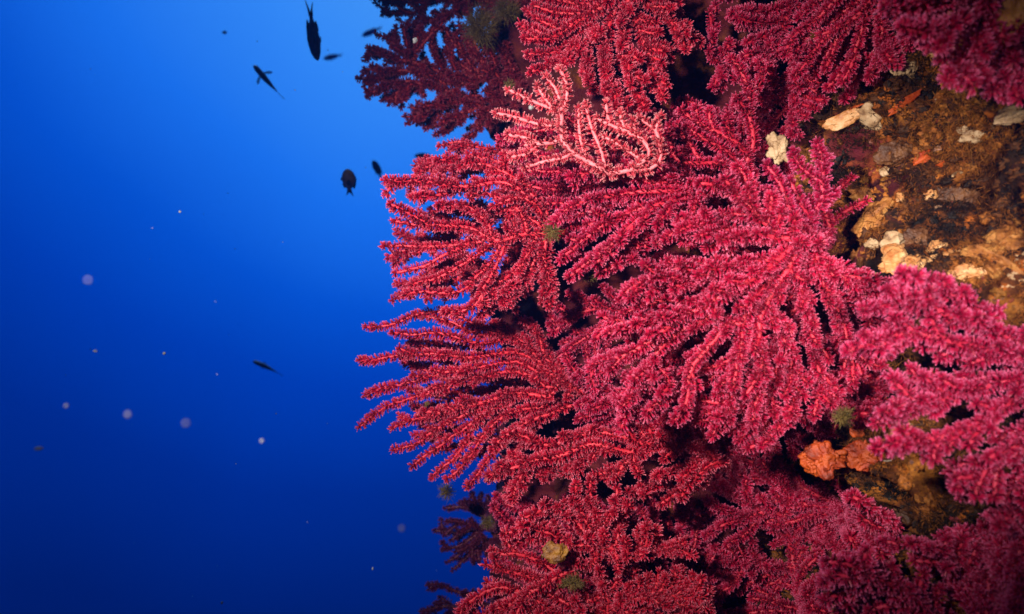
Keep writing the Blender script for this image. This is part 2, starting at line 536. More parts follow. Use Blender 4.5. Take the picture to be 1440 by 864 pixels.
    while stack:
        i, frm, pc = stack.pop()
        nodes = [] if frm is None else [frm]
        while True:
            nodes.append(i)
            if not ch[i]: break
            best = max(ch[i], key=lambda c: (sub[c], tips[c]))
            for c in ch[i]:
                if c != best: stack.append((c, i, len(chains)))
            i = best
        chains.append((nodes, pc))
    # limbs: chains hanging on the main one, with everything they carry
    limb = [0] * len(chains)
    length = np.zeros(len(chains)); nl = 1
    clen = [np.linalg.norm(np.diff(P[n_], axis=0), axis=1).sum() for n_, _ in chains]
    tot = list(clen)
    for c in range(len(chains) - 1, 0, -1): tot[chains[c][1]] += tot[c]
    for c in range(1, len(chains)):
        pl = limb[chains[c][1]]
        if pl == 0 and tot[c] > 0.07:
            limb[c] = nl; nl += 1
        else:
            limb[c] = pl
    rt = thing(name, label, 'sea fan', rp, group)
    for L in range(nl):
        bv, bf, bs, off = [], [], [], 0
        pc, pn, ps = [], [], []
        for c in range(len(chains)):
            if limb[c] != L: continue
            nodes = chains[c][0]
            pts = P[nodes]
            if len(pts) < 2: continue
            seg = np.linalg.norm(np.diff(pts, axis=0), axis=1); s = np.concatenate([[0], np.cumsum(seg)])
            m = max(3, int(s[-1] / 0.003))
            ss = np.linspace(0, s[-1], m)
            pts = np.stack([np.interp(ss, s, pts[:, k]) for k in range(3)], 1)
            tp = np.interp(ss, s, tips[nodes])
            if c: tp = np.minimum(tp, tips[nodes[1]])
            r = core * np.clip(tp, 1, 60) ** 0.15 * (1 + 0.10 * vnoise(pts * 160, seed + 9))
            r = r * np.clip(np.sqrt(np.clip((s[-1] - ss) / (core * 1.6), 0, 1)) * 0.75 + 0.3, 0.3, 1)
            v, q, cap, t, U, W = make_tube(pts, r)
            bv.append(v); bf.append((q + off).ravel()); bf.append((cap + off).ravel())
            bs.append(np.full(len(q), 4)); bs.append(np.full(len(cap), 3)); off += len(v)
            ALLLEN[0] += s[-1]
            # polyps
            k = int(s[-1] * 2550 * dens) + 6
            sp = rng.uniform(0, s[-1], k)
            if c == 0: sp = sp[sp > 0.03]
            j = np.clip(np.searchsorted(ss, sp), 1, m - 1); f = ((sp - ss[j - 1]) / (ss[j] - ss[j - 1] + 1e-12))[:, None]
            th = rng.uniform(0, 2 * math.pi, len(sp))
            cc = pts[j - 1] * (1 - f) + pts[j] * f
            rr = r[j - 1] * (1 - f[:, 0]) + r[j] * f[:, 0]
            rad = np.cos(th)[:, None] * U[j] + np.sin(th)[:, None] * W[j]
            nn = rad + 0.28 * t[j] + rng.normal(size=(len(sp), 3)) * 0.26
            nn /= np.linalg.norm(nn, axis=1)[:, None]
            bare = np.clip(0.92 + 0.3 * vnoise(cc * 16, seed + 31), 0.6, 1.1)
            pc.append(cc + rad * rr[:, None] * 0.85); pn.append(nn); ps.append(plen * bare * rng.uniform(0.8, 1.12, len(sp)))
            # crown of polyps on the tip
            kt = 16
            e = rng.normal(size=(kt, 3)); e /= np.linalg.norm(e, axis=1)[:, None]
            e = e + t[-1] * 0.75; e /= np.linalg.norm(e, axis=1)[:, None]
            pc.append(np.repeat(pts[-1:], kt, 0) + e * core * 0.5); pn.append(e); ps.append(plen * rng.uniform(0.6, 1.0, kt))
        if not bv: continue
        br = mesh_obj('stem' if L == 0 else 'branch', np.vstack(bv), np.concatenate(bf), np.concatenate(bs), mat[0], rt, rp)
        pv, pf, pt = polyps(rng, np.vstack(pc), np.vstack(pn), np.concatenate(ps))
        po = mesh_obj('polyps', pv, pf.ravel(), np.full(len(pf), 3), mat[1], br, rp, attr=pt, smooth=False)
        po['kind'] = 'stuff'
        ALLLEN[1] += len(pt) // 30; ALLLEN[2] += 1
    return rt

G = 'red sea fans growing on the rock wall'

# left fan against the open water, upper half
sea_fan(101, 'bright red sea fan with long level fingers ending against the blue water, at mid height',
    [(565, 245), (640, 205), (720, 215), (770, 270), (785, 330), (780, 440), (700, 450), (600, 430), (560, 400), (570, 340), (575, 300)],
    (800, 335), 0.90, gx=0.0, gy=0.0, thick=0.014, mat=RED, group=G, fill=1.2, kill=0.0138, guides=[
    [(690, 338), (735, 332), (800, 335)],
    [(622, 213), (660, 222), (702, 236), (750, 270), (780, 310)],
    [(552, 247), (613, 257), (686, 253), (740, 275), (770, 315)],
    [(550, 266), (563, 252), (580, 252)],
    [(586, 275), (636, 268), (674, 269), (720, 290), (745, 325)],
    [(619, 293), (652, 297), (680, 308), (692, 332)],
    [(555, 289), (572, 300), (602, 319), (647, 317), (688, 333)],
    [(558, 312), (575, 318), (600, 320)],
    [(540, 345), (585, 347), (630, 345), (685, 340)],
    [(555, 384), (608, 367), (635, 351), (665, 342)],
    [(591, 401), (636, 381), (674, 361), (694, 343)],
    [(574, 416), (630, 411), (672, 392), (700, 360), (705, 342)],
    [(636, 434), (674, 414), (700, 380), (712, 340)],
    [(682, 430), (708, 392), (735, 372), (760, 338)],
    [(719, 433), (738, 394), (752, 365), (775, 338)],
    [(767, 445), (777, 405), (765, 372), (775, 340)],
    [(697, 293), (747, 281), (770, 310)],
    [(716, 299), (755, 317), (775, 330)],
    [(655, 205), (690, 222), (720, 240)],
    ])
# left fan, lower half: long fingers reaching out to the left
sea_fan(102, 'dark red sea fan whose longest fingers reach farthest left into the blue water',
    [(560, 455), (650, 440), (760, 450), (800, 500), (810, 560), (760, 610), (690, 660), (640, 665), (590, 650), (570, 630), (580, 600), (540, 580), (590, 545), (560, 530)],
    (830, 555), 0.98, gx=0.0, thick=0.014, mat=RED, group=G, fill=1.2, kill=0.0138, guides=[
    [(516, 469), (544, 470), (569, 452), (600, 440), (660, 450), (730, 490), (790, 530)],
    [(585, 446), (640, 456), (690, 470), (740, 500)],
    [(566, 474), (602, 470), (650, 468), (700, 482)],
    [(499, 512), (535, 513), (572, 501), (635, 492), (690, 494), (760, 515), (830, 555)],
    [(516, 546), (560, 539), (597, 528), (640, 515), (700, 508), (760, 525)],
    [(508, 593), (535, 577), (572, 559), (613, 540), (660, 528), (720, 528), (780, 540)],
    [(549, 613), (580, 593), (613, 581), (660, 570), (720, 558), (780, 550)],
    [(550, 638), (580, 635), (613, 609), (650, 585), (690, 570), (740, 560)],
    [(577, 660), (613, 633), (650, 610), (680, 585), (720, 565)],
    [(602, 678), (625, 656), (652, 631), (668, 600), (700, 575)],
    [(625, 676), (660, 640), (690, 610), (720, 585), (770, 570)],
    [(691, 581), (700, 592), (725, 592), (747, 581), (785, 570), (820, 560)],
    [(655, 680), (680, 655), (710, 625), (740, 600), (790, 575)],
    [(760, 455), (770, 500), (800, 540)],
    ])
# low middle fan
sea_fan(103, 'pinkish red sea fan with feathery level fingers below the dark hollow, low in the middle',
    [(690, 625), (780, 600), (900, 585), (1000, 600), (1010, 680), (960, 715), (880, 690), (800, 690), (715, 695), (670, 672)],
    (1010, 650), 0.87, gx=0.0, thick=0.018, mat=RED, group=G, guides=[
    [(688, 632), (719, 621), (750, 621), (785, 616), (840, 608), (920, 615), (1000, 640)],
    [(674, 667), (713, 661), (747, 653), (775, 637), (840, 628), (900, 632)],
    [(716, 692), (722, 672), (745, 656)],
    [(772, 682), (776, 664), (800, 640)],
    [(794, 676), (830, 648), (870, 632)],
    [(872, 676), (897, 637), (920, 622)],
    [(905, 692), (955, 664), (985, 650)],
    [(938, 708), (969, 682), (1000, 655)],
    ])
# centre fan hanging over the dark hollow
sea_fan(104, 'red sea fan with short drooping fingers right above the dark hollow in the middle',
    [(770, 330), (800, 270), (830, 220), (930, 215), (990, 240), (1000, 290), (960, 350), (900, 375), (860, 385), (800, 395), (780, 370)],
    (985, 275), 0.80, gx=0.0, gy=-0.01, thick=0.022, mat=CRIM, group=G, guides=[
    [(785, 388), (815, 370), (850, 350), (900, 310), (950, 285)],
    [(775, 365), (800, 345), (840, 325), (900, 300)],
    [(835, 392), (865, 370), (890, 340), (930, 300)],
    [(780, 300), (820, 285), (880, 280), (985, 275)],
    [(800, 250), (850, 245), (900, 258), (960, 272)],
    ])
# pale fan
sea_fan(105, 'pale pink sea fan with bare whitish branches curving upward, upper middle',
    [(700, 130), (760, 110), (800, 100), (830, 140), (860, 150), (935, 165), (940, 235), (880, 240), (800, 235), (720, 225), (700, 190)],
    (850, 245), 0.765, gx=0.0, thick=0.012, mat=PALE, group=G, core=0.0021, plen=0.0066, dens=0.65, fill=0.12, kill=0.024, wob=0.004, guides=[
    [(788, 158), (788, 200), (802, 214), (850, 245)],
    [(716, 128), (752, 147), (786, 158)],
    [(697, 161), (730, 164), (760, 178), (788, 176)],
    [(756, 122), (765, 144), (778, 154)],
    [(768, 106), (783, 128), (788, 156)],
    [(787, 94), (799, 125), (790, 156)],
    [(711, 186), (744, 192), (754, 200), (788, 200)],
    [(714, 216), (741, 215), (752, 201)],
    [(824, 144), (827, 172), (841, 208), (848, 240)],
    [(812, 150), (812, 185), (822, 220)],
    [(838, 166), (876, 186), (912, 206), (916, 224), (880, 240)],
    [(857, 142), (858, 177)], [(876, 156), (876, 184)], [(890, 168), (892, 192)],
    [(900, 164), (923, 180), (927, 212), (930, 232), (890, 245)],
    [(930, 164), (923, 180)],
    [(838, 190), (882, 214), (910, 230), (890, 243)],
    [(735, 232), (770, 226), (802, 220)],
    ])
# top middle fan
sea_fan(106, 'deep red sea fan with thick fingers hanging down from the top edge, middle',
    [(735, 0), (770, -40), (900, -60), (960, -20), (985, 40), (960, 90), (945, 140), (900, 160), (850, 150), (800, 95), (735, 105), (728, 60)],
    (880, -25), 0.86, gx=0.0, gy=0.0, thick=0.022, mat=RED, group=G, guides=[
    [(735, 58), (770, 50), (810, 30), (860, -10)],
    [(733, 83), (770, 75), (800, 60), (830, 25)],
    [(735, 104), (765, 98), (790, 80), (810, 55)],
    [(905, 150), (895, 110), (880, 60), (880, -20)],
    [(935, 130), (925, 90), (905, 40), (885, -10)],
    [(870, 150), (860, 110), (850, 60), (865, 0)],
    [(830, 110), (825, 80), (835, 40)],
    [(990, 60), (960, 38), (930, 15), (890, -15)],
    ])
# big centre-right fan
sea_fan(107, 'largest crimson sea fan, dense fingers fanning down left from the rock, centre right',
    [(815, 520), (835, 450), (880, 400), (930, 360), (960, 300), (1030, 250), (1100, 270), (1150, 310), (1210, 360), (1290, 400), (1280, 480), (1200, 560),
     (1160, 590), (1075, 630), (1000, 605), (940, 590), (870, 605)],
    (1160, 335), 0.705, gx=-0.01, gy=0.0, thick=0.022, mat=CRIM, group=G, fill=1.3, kill=0.0142, guides=[
    [(818, 522), (850, 495), (912, 478), (990, 440), (1060, 390), (1120, 350)],
    [(832, 447), (870, 455), (932, 456), (1000, 428), (1040, 400)],
    [(875, 400), (920, 392), (970, 385), (1030, 375), (1090, 355)],
    [(895, 370), (940, 385), (980, 400)],
    [(862, 607), (872, 560), (895, 520), (950, 480), (1010, 440)],
    [(900, 575), (935, 560), (945, 525), (915, 510), (900, 530)],
    [(990, 612), (1018, 570), (1022, 520), (1050, 450), (1100, 380)],
    [(940, 590), (965, 550), (990, 500), (1030, 450)],
    [(1045, 602), (1058, 540), (1065, 480), (1090, 420), (1130, 350)],
    [(1057, 630), (1100, 605), (1118, 565), (1110, 510), (1115, 440)],
    [(1078, 588), (1080, 530), (1095, 495)],
    [(1140, 600), (1160, 540), (1150, 470), (1145, 400)],
    [(1210, 500), (1190, 440), (1165, 380), (1160, 335)],
    [(1240, 450), (1215, 410), (1180, 360)],
    [(960, 300), (1020, 320), (1080, 330), (1130, 335)],
    [(985, 262), (1030, 280), (1060, 305), (1100, 325)],
    [(1040, 245), (1060, 275), (1090, 300)],
    [(1120, 310), (1140, 325), (1160, 335)],
    ])
sea_fan(108, 'small slender pink sea fan with upright twigs beside the brown rock',
    [(1065, 270), (1080, 235), (1130, 210), (1165, 195), (1185, 235), (1165, 290), (1130, 310)],
    (1135, 322), 0.715, thick=0.012, mat=MAGE, group=G, core=0.0023, plen=0.0075, fill=0.6, kill=0.014, guides=[
    [(1155, 198), (1162, 225), (1155, 260), (1140, 300)],
    [(1085, 225), (1105, 255), (1115, 285), (1135, 315)],
    [(1115, 215), (1125, 235), (1150, 245)],
    [(1120, 255), (1130, 275), (1138, 300)],
    ])
sea_fan(109, 'small maroon sea fan twig lying in the shade right of the slender pink fan',
    [(1150, 270), (1200, 260), (1215, 300), (1190, 330), (1160, 320)],
    (1165, 325), 0.75, thick=0.012, mat=CRIM, group=G, core=0.0023, plen=0.007, fill=0.6, kill=0.014, guides=[
    [(1198, 258), (1180, 280), (1168, 310)], [(1212, 292), (1190, 305), (1168, 320)]])
# right fan, nearest
sea_fan(110, 'magenta sea fan close to the lens with blurred fingers sweeping down left, right edge',
    [(1190, 510), (1240, 440), (1270, 400), (1350, 400), (1440, 440), (1520, 500), (1500, 760), (1420, 760), (1340, 700), (1280, 650), (1225, 640), (1230, 590), (1270, 545)],
    (1490, 520), 0.60, gx=0.0, gy=0.0, thick=0.02, mat=MAGE, group=G, fill=1.2, kill=0.0142, guides=[
    [(1190, 512), (1250, 495), (1310, 480), (1380, 485), (1450, 505)],
    [(1225, 600), (1290, 585), (1350, 560), (1420, 540), (1480, 520)],
    [(1230, 640), (1300, 625), (1370, 600), (1440, 560)],
    [(1330, 700), (1370, 665), (1420, 620), (1470, 560)],
    [(1400, 745), (1430, 700), (1460, 640), (1485, 570)],
    [(1240, 440), (1300, 440), (1370, 450), (1440, 480)],
    [(1290, 405), (1340, 415), (1400, 440)],
    ])
# bottom middle fan
sea_fan(111, 'red sea fan with ruffled fingers standing up at the bottom edge around a golden lump',
    [(645, 850), (680, 790), (715, 720), (800, 690), (880, 700), (960, 750), (985, 800), (980, 900), (700, 920), (640, 900)],
    (850, 900), 0.83, thick=0.022, mat=RED, group=G, guides=[
    [(719, 721), (760, 711), (791, 708), (820, 740), (832, 790), (850, 880)],
    [(719, 739), (741, 735), (775, 745), (810, 770)],
    [(744, 760), (763, 753), (780, 760), (800, 790)],
    [(697, 783), (724, 777), (752, 784), (790, 810), (830, 850)],
    [(683, 795), (708, 806), (735, 808), (780, 825)],
    [(644, 848), (672, 832), (700, 828), (750, 845), (800, 870)],
    [(713, 857), (747, 832), (780, 806), (819, 793)],
    [(774, 838), (797, 849), (830, 870)],
    [(816, 681), (816, 702), (827, 735), (832, 770)],
    [(838, 678), (843, 705), (838, 745)],
    [(872, 693), (869, 724), (850, 770)],
    [(960, 763), (933, 774), (894, 778), (855, 790)],
    [(975, 830), (930, 835), (890, 845), (860, 870)],
    ])
# bottom right of centre
sea_fan(112, 'maroon sea fan with sparse curling twigs in the shade, bottom right of centre',
    [(985, 700), (1010, 640), (1100, 640), (1160, 690), (1190, 780), (1150, 900), (1020, 900), (985, 820)],
    (1130, 860), 0.95, thick=0.022, mat=CRIM, group=G, fill=0.8, guides=[
    [(1005, 715), (1050, 730), (1095, 730), (1120, 770), (1130, 850)],
    [(1000, 690), (1040, 705), (1060, 725)],
    [(1030, 785), (1070, 785), (1110, 800)],
    [(1105, 660), (1110, 700), (1105, 730)],
    [(1120, 760), (1150, 745)],
    ])
sea_fan(113, 'dim maroon sea fan with blurred slanting fingers in the bottom right corner',
    [(1150, 770), (1200, 740), (1260, 760), (1350, 740), (1450, 760), (1500, 900), (1180, 920)],
    (1420, 930), 0.66, gx=0.0, thick=0.022, mat=MAGE, group=G, guides=[
    [(1195, 800), (1240, 840), (1290, 890), (1380, 920)],
    [(1215, 780), (1260, 815), (1320, 870), (1400, 920)],
    [(1300, 770), (1340, 820), (1390, 880)],
    [(1400, 770), (1415, 830), (1420, 900)],
    ])
sea_fan(114, 'dim wine red sea fan hanging at the top between red fans and brown rock',
    [(985, 0), (1010, -40), (1150, -40), (1230, 20), (1240, 100), (1170, 140), (1130, 200), (1060, 190), (1000, 140), (1010, 80)],
    (1110, -20), 0.88, thick=0.022, mat=CRIM, group=G, fill=0.9, guides=[
    [(1040, 180), (1055, 130), (1075, 70), (1100, 10)],
    [(1000, 90), (1040, 95), (1070, 70)],
    [(1120, 190), (1125, 130), (1115, 60)],
    [(1190, 120), (1170, 70), (1130, 20)],
    ])
sea_fan(115, 'thin red sea fan with curled twigs below the black gap, left of the white lump',
    [(945, 195), (960, 140), (1020, 120), (1060, 150), (1080, 200), (1060, 250), (990, 245), (945, 235)],
    (1065, 235), 0.82, thick=0.02, mat=CRIM, group=G, core=0.0024, plen=0.0078, fill=0.7, guides=[
    [(945, 192), (951, 219), (970, 224), (1000, 225), (1040, 230)],
    [(975, 193), (974, 215), (985, 226)],
    [(975, 145), (1005, 165), (1035, 190), (1060, 215)],
    [(1015, 85), (1040, 100), (1062, 125), (1065, 160), (1070, 200)],
    [(1062, 78), (1070, 105), (1064, 130)],
    [(995, 183), (1018, 205), (1045, 225)],
    ])
sea_fan(116, 'crimson sea fan close to the lens, top right corner',
    [(1240, -20), (1300, -60), (1460, -60), (1480, 130), (1400, 145), (1340, 120), (1300, 80), (1260, 40)],
    (1420, -40), 0.58, thick=0.02, mat=MAGE, group=G, fill=0.9, guides=[
    [(1255, 10), (1310, 0), (1370, -20)], [(1330, 110), (1360, 60), (1400, 0)], [(1410, 135), (1420, 70), (1425, 0)], [(1280, 60), (1330, 40), (1390, 0)]])
# dark ones far back, missing strobe light partly put into their colours
GD = 'dark sea fans at the back'
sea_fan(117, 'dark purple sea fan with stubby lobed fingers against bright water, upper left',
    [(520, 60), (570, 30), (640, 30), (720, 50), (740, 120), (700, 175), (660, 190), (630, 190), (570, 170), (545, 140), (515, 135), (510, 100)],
    (735, 115), 1.22, thick=0.04, fill=1.8, mat=DIMMED, group=GD, core=0.0023, plen=0.0072, kill=0.011, guides=[
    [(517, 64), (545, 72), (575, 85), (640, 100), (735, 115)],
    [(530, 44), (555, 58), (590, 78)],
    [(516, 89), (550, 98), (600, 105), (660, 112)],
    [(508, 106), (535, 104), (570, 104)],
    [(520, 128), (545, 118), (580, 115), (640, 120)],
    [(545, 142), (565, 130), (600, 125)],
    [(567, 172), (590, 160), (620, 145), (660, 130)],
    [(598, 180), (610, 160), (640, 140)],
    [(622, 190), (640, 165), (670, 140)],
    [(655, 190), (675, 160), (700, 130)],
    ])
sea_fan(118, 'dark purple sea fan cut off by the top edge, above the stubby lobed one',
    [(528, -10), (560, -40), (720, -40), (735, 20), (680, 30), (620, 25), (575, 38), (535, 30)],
    (740, 0), 1.25, thick=0.04, fill=1.8, mat=DIMMED, group=GD, core=0.0023, plen=0.0072, kill=0.011, guides=[
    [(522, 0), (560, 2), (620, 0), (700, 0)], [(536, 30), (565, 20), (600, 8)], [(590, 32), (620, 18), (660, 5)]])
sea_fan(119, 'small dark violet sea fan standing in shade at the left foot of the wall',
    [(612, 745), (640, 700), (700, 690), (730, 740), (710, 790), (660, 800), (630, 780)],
    (745, 735), 1.32, thick=0.04, mat=UNLIT, group=GD, core=0.0024, plen=0.006, kill=0.011, fill=1.2, guides=[
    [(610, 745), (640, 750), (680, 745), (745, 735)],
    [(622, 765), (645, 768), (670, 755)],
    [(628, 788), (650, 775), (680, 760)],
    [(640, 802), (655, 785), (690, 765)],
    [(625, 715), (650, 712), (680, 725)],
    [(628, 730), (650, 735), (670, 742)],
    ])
sea_fan(120, 'shade-darkened violet sea fan tips poking out lowest on the left foot of the wall',
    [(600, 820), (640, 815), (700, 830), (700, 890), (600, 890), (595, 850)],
    (735, 870), 1.30, thick=0.04, mat=UNLIT, group=GD, core=0.0026, plen=0.0065, kill=0.011, guides=[
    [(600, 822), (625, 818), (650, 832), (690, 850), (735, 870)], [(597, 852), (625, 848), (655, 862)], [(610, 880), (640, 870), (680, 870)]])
sea_fan(121, 'shaded maroon sea fan inside the dark hollow in the middle',
    [(770, 400), (860, 400), (870, 480), (850, 540), (790, 500), (775, 460)],
    (880, 440), 1.0, thick=0.02, mat=CRIM, group=G, fill=0.6, guides=[[(775, 450), (820, 450), (880, 440)], [(790, 510), (830, 480), (870, 450)]])
sea_fan(122, 'red sea fan with tips just showing behind the top fingers of the left fan',
    [(580, 240), (610, 215), (650, 195), (720, 190), (780, 240), (780, 420), (600, 440), (555, 425), (548, 370), (575, 300)],
    (790, 260), 1.02, thick=0.022, mat=RED, group=G, fill=0.7, guides=[
    [(592, 236), (630, 238), (690, 245), (790, 260)], [(655, 192), (690, 205), (740, 235)], [(540, 370), (580, 360), (640, 340), (720, 300)],
    [(545, 425), (590, 400), (650, 370)]])
sea_fan(123, 'dull maroon sea fan filling the shaded gap below the orange sponge, low right',
    [(1010, 640), (1130, 660), (1210, 690), (1270, 740), (1250, 800), (1150, 780), (1060, 740)],
    (1210, 730), 0.96, thick=0.022, mat=CRIM, group=G, fill=0.8)

sea_fan(128, 'shaded red sea fan right behind the long left fingers of the dark red fan',
    [(560, 490), (640, 470), (760, 470), (800, 560), (740, 640), (650, 665), (590, 640), (575, 590)], (815, 560), 1.05, thick=0.02, mat=RED, group=G, fill=0.9)
sea_fan(129, 'dim maroon sea fan in shade at the top edge, left of the crimson corner fan',
    [(1120, 10), (1180, -40), (1280, -40), (1310, 60), (1250, 110), (1160, 130), (1100, 100)], (1240, -30), 0.80, thick=0.022, mat=CRIM, group=G, fill=0.9)
sea_fan(130, 'shaded crimson sea fan glimpsed through the gaps of the largest fan',
    [(830, 470), (900, 400), (1010, 330), (1150, 340), (1210, 440), (1150, 570), (1030, 590), (880, 580)], (1150, 400), 0.83, thick=0.022, mat=CRIM, group=G, fill=1.0)
sea_fan(124, 'half hidden red sea fan showing in the gaps around the pale pink fan',
    [(690, 180), (800, 150), (960, 150), (1090, 130), (1120, 300), (1000, 330), (760, 330)], (1010, 200), 0.91, thick=0.022, mat=CRIM, group=G, fill=0.9)
sea_fan(125, 'shaded red sea fan behind the lower tips of the largest fan',
    [(790, 480), (900, 560), (1200, 480), (1260, 540), (1220, 600), (1120, 650), (1000, 660), (820, 620)], (1100, 560), 0.96, thick=0.022, mat=CRIM, group=G, fill=0.9)
sea_fan(126, 'half hidden dark red sea fan behind the ruffled bottom fan',
    [(690, 690), (900, 700), (1010, 700), (1020, 920), (760, 920), (700, 800)], (930, 850), 1.0, thick=0.022, mat=CRIM, group=G, fill=0.8)
sea_fan(127, 'dark crimson sea fan below the magenta fan at the right edge',
    [(1330, 730), (1400, 700), (1500, 720), (1500, 860), (1380, 850), (1300, 790)], (1480, 760), 0.70, thick=0.022, mat=MAGE, group=G, fill=0.9)
open('/tmp/fans.txt','w').write(str(ALLLEN))

# ------------------------------------------------------------------ the blue water's haze
def build_haze():
    lo = (-7.0, -1.6, -6.0); hi = (4.0, 9.0, 5.0)
    v = [(x, y, z) for x in (lo[0], hi[0]) for y in (lo[1], hi[1]) for z in (lo[2], hi[2])]
    f = [(0, 1, 3, 2), (4, 6, 7, 5), (0, 4, 5, 1), (2, 3, 7, 6), (0, 2, 6, 4), (1, 5, 7, 3)]
    m = bpy.data.materials.new('haze'); m.use_nodes = True; t = m.node_tree; t.nodes.clear()
    out = t.nodes.new('ShaderNodeOutputMaterial'); pv = t.nodes.new('ShaderNodeVolumePrincipled')
    pv.inputs['Color'].default_value = (0.02, 0.16, 0.8, 1); pv.inputs['Density'].default_value = 0.026
    t.links.new(pv.outputs[0], out.inputs['Volume'])
    o = mesh_obj('haze', v, np.array(f).ravel(), np.full(6, 4), m, smooth=False)
    o['kind'] = 'stuff'
build_haze()

# ------------------------------------------------------------------ growths on the rock
def ico(sub):
    bm = bmesh.new(); bmesh.ops.create_icosphere(bm, subdivisions=sub, radius=1.0)
    v = np.array([x.co for x in bm.verts]); f = np.array([[x.index for x in p.verts] for p in bm.faces]); bm.free()
    return v, f
ICO4 = ico(4); ICO5 = ico(5); ICO2 = ico(2); ICO3 = ico(3)

def frame(n):
    n = n / np.linalg.norm(n)
    u = np.cross(n, [0, 0, 1.0]); u /= np.linalg.norm(u) + 1e-9
    return u, np.cross(n, u), n

def lump(name, x, y, w, h, mat, seed, label, cat, group=None, flat=0.40, rough=0.34, rot=0.0, freq=1.5, pits=0.0, depth=None, ridge=0.0, facing=0.15):
    p, n, d = on_rock(x, y)
    if depth is not None:
        p = at(x, y, depth); n = -p / np.linalg.norm(p); d = depth
    view = -p / np.linalg.norm(p)
    n = (1 - facing) * n + facing * view; n /= np.linalg.norm(n)
    v, f = ICO5 if w > 22 else ICO4
    v = v.copy()
    m = 1 + rough * fbm(v * freq + seed * 3.1, seed, 4) + ridge * (1 - 2 * np.abs(vnoise(v * freq * 2 + seed, seed + 5)))
    if pits: m -= pits * np.clip(vnoise(v * 7 + seed, seed + 8) - 0.2, 0, 1)
    v = v * m[:, None]
    s = WID * d / 1440
    right = np.array([1.0, 0, 0]); right = right - n * (right @ n); right /= np.linalg.norm(right)
    up = np.cross(right, n) * -1
    if up[2] < 0: up = -up
    a = math.radians(rot); r2 = right * math.cos(a) + up * math.sin(a); u2 = -right * math.sin(a) + up * math.cos(a)
    sz = 0.5 * s * np.array([w, h, min(w, h) * flat])
    if depth is None: p = p - n * sz[2] * 0.25; sz = sz * 1.2
    P = p + v[:, :1] * sz[0] * r2 + v[:, 1:2] * sz[1] * u2 + v[:, 2:3] * sz[2] * n
    o = mesh_obj(name, P, f.ravel(), np.full(len(f), 3), mat, None, p)
    return tag(o, label, cat, group)

CREAM = plain_mat('cream_crust', [(0.36, (0.14, 0.06, 0.02)), (0.48, (0.44, 0.27, 0.13)), (0.7, (0.58, 0.40, 0.22))], 70, 0.6, 0.7, 0.002)
PINKISH = plain_mat('pinkish_crust', [(0.35, (0.38, 0.11, 0.02)), (0.55, (0.64, 0.30, 0.10)), (0.7, (0.74, 0.46, 0.22))], 80, 0.5, 0.7, 0.002)
ORANGE = plain_mat('orange_sponge', [(0.30, (0.05, 0.006, 0.002)), (0.46, (0.36, 0.036, 0.002)), (0.65, (0.56, 0.085, 0.003))], 55, 0.55, 0.8, 0.003, 170)
TAN = plain_mat('tan_crust', [(0.30, (0.12, 0.034, 0.006)), (0.5, (0.38, 0.13, 0.020)), (0.7, (0.58, 0.27, 0.06))], 60, 0.6, 0.9, 0.003, 200)
BROWN = plain_mat('brown_crust', [(0.30, (0.03, 0.010, 0.004)), (0.5, (0.11, 0.036, 0.009)), (0.7, (0.22, 0.085, 0.022))], 55, 0.55, 0.9, 0.003, 180)
GOLD = plain_mat('golden_crust', [(0.34, (0.07, 0.02, 0.003)), (0.5, (0.28, 0.10, 0.006)), (0.7, (0.42, 0.19, 0.012))], 120, 0.5, 0.8, 0.002, 300)
GREY = plain_mat('grey_crust', [(0.30, (0.12, 0.08, 0.06)), (0.55, (0.36, 0.28, 0.20)), (0.7, (0.5, 0.42, 0.34))], 70, 0.6, 0.7, 0.002)
OLIVE = plain_mat('olive_hair', [(0.35, (0.09, 0.055, 0.012)), (0.65, (0.22, 0.14, 0.03))], 60, 0.6, 0.0, 0.001)
GC = 'pale encrusting lumps on the rock'
lump('encrusting_sponge', 1222, 166, 30, 36, CREAM, 1, 'cream lump with dark speckles on the rock, right of the slanted tan patch', 'sponge', GC, rot=-15)
lump('encrusting_sponge', 1272, 98, 32, 38, CREAM, 2, 'tall cream lump on the rock, touching the fringe of the crimson top right fan', 'sponge', GC, rot=-12)
lump('encrusting_sponge', 1188, 168, 38, 18, PINKISH, 3, 'slanted tan lump with dark pores, left of the cream speckled lump', 'sponge', GC, rot=28)
lump('encrusting_sponge', 1095, 210, 26, 38, CREAM, 4, 'bright white lump wedged between the red fans and the rock', 'sponge', GC, rot=18, depth=0.745, rough=0.5, freq=1.9, pits=0.5, facing=0.7)
lump('encrusting_sponge', 1420, 162, 34, 24, CREAM, 5, 'cream ridged lump on the rock at the right edge', 'sponge', GC, rot=30, ridge=0.2)
lump('encrusting_sponge', 1368, 193, 24, 14, CREAM, 6, 'small flat pale lump below the two tiny beads on the rock', 'sponge', GC, rot=15)
lump('encrusting_sponge', 1353, 183, 11, 10, CREAM, 7, 'tiny round pale bead just above the small flat lump', 'sponge', GC)
lump('encrusting_sponge', 1352, 92, 17, 10, PINKISH, 8, 'small orange cream fleck at the lower fringe of the top right fan', 'sponge', GC, rot=-25)
lump('encrusting_sponge', 1311, 76, 14, 9, PINKISH, 9, 'tiny pale fleck inside the top right crimson fan', 'sponge', GC, rot=-20)
lump('encrusting_sponge', 1245, 241, 11, 11, CREAM, 10, 'tiny cream dot in the middle of the brown rock, left of the orange streak', 'sponge', GC)
lump('encrusting_sponge', 1348, 247, 15, 13, CREAM, 11, 'small cream dot with dark rim on the dark right part of the rock', 'sponge', GC)
lump('encrusting_sponge', 1266, 281, 12, 16, PINKISH, 12, 'small upright cream fleck under the brown folds', 'sponge', GC)
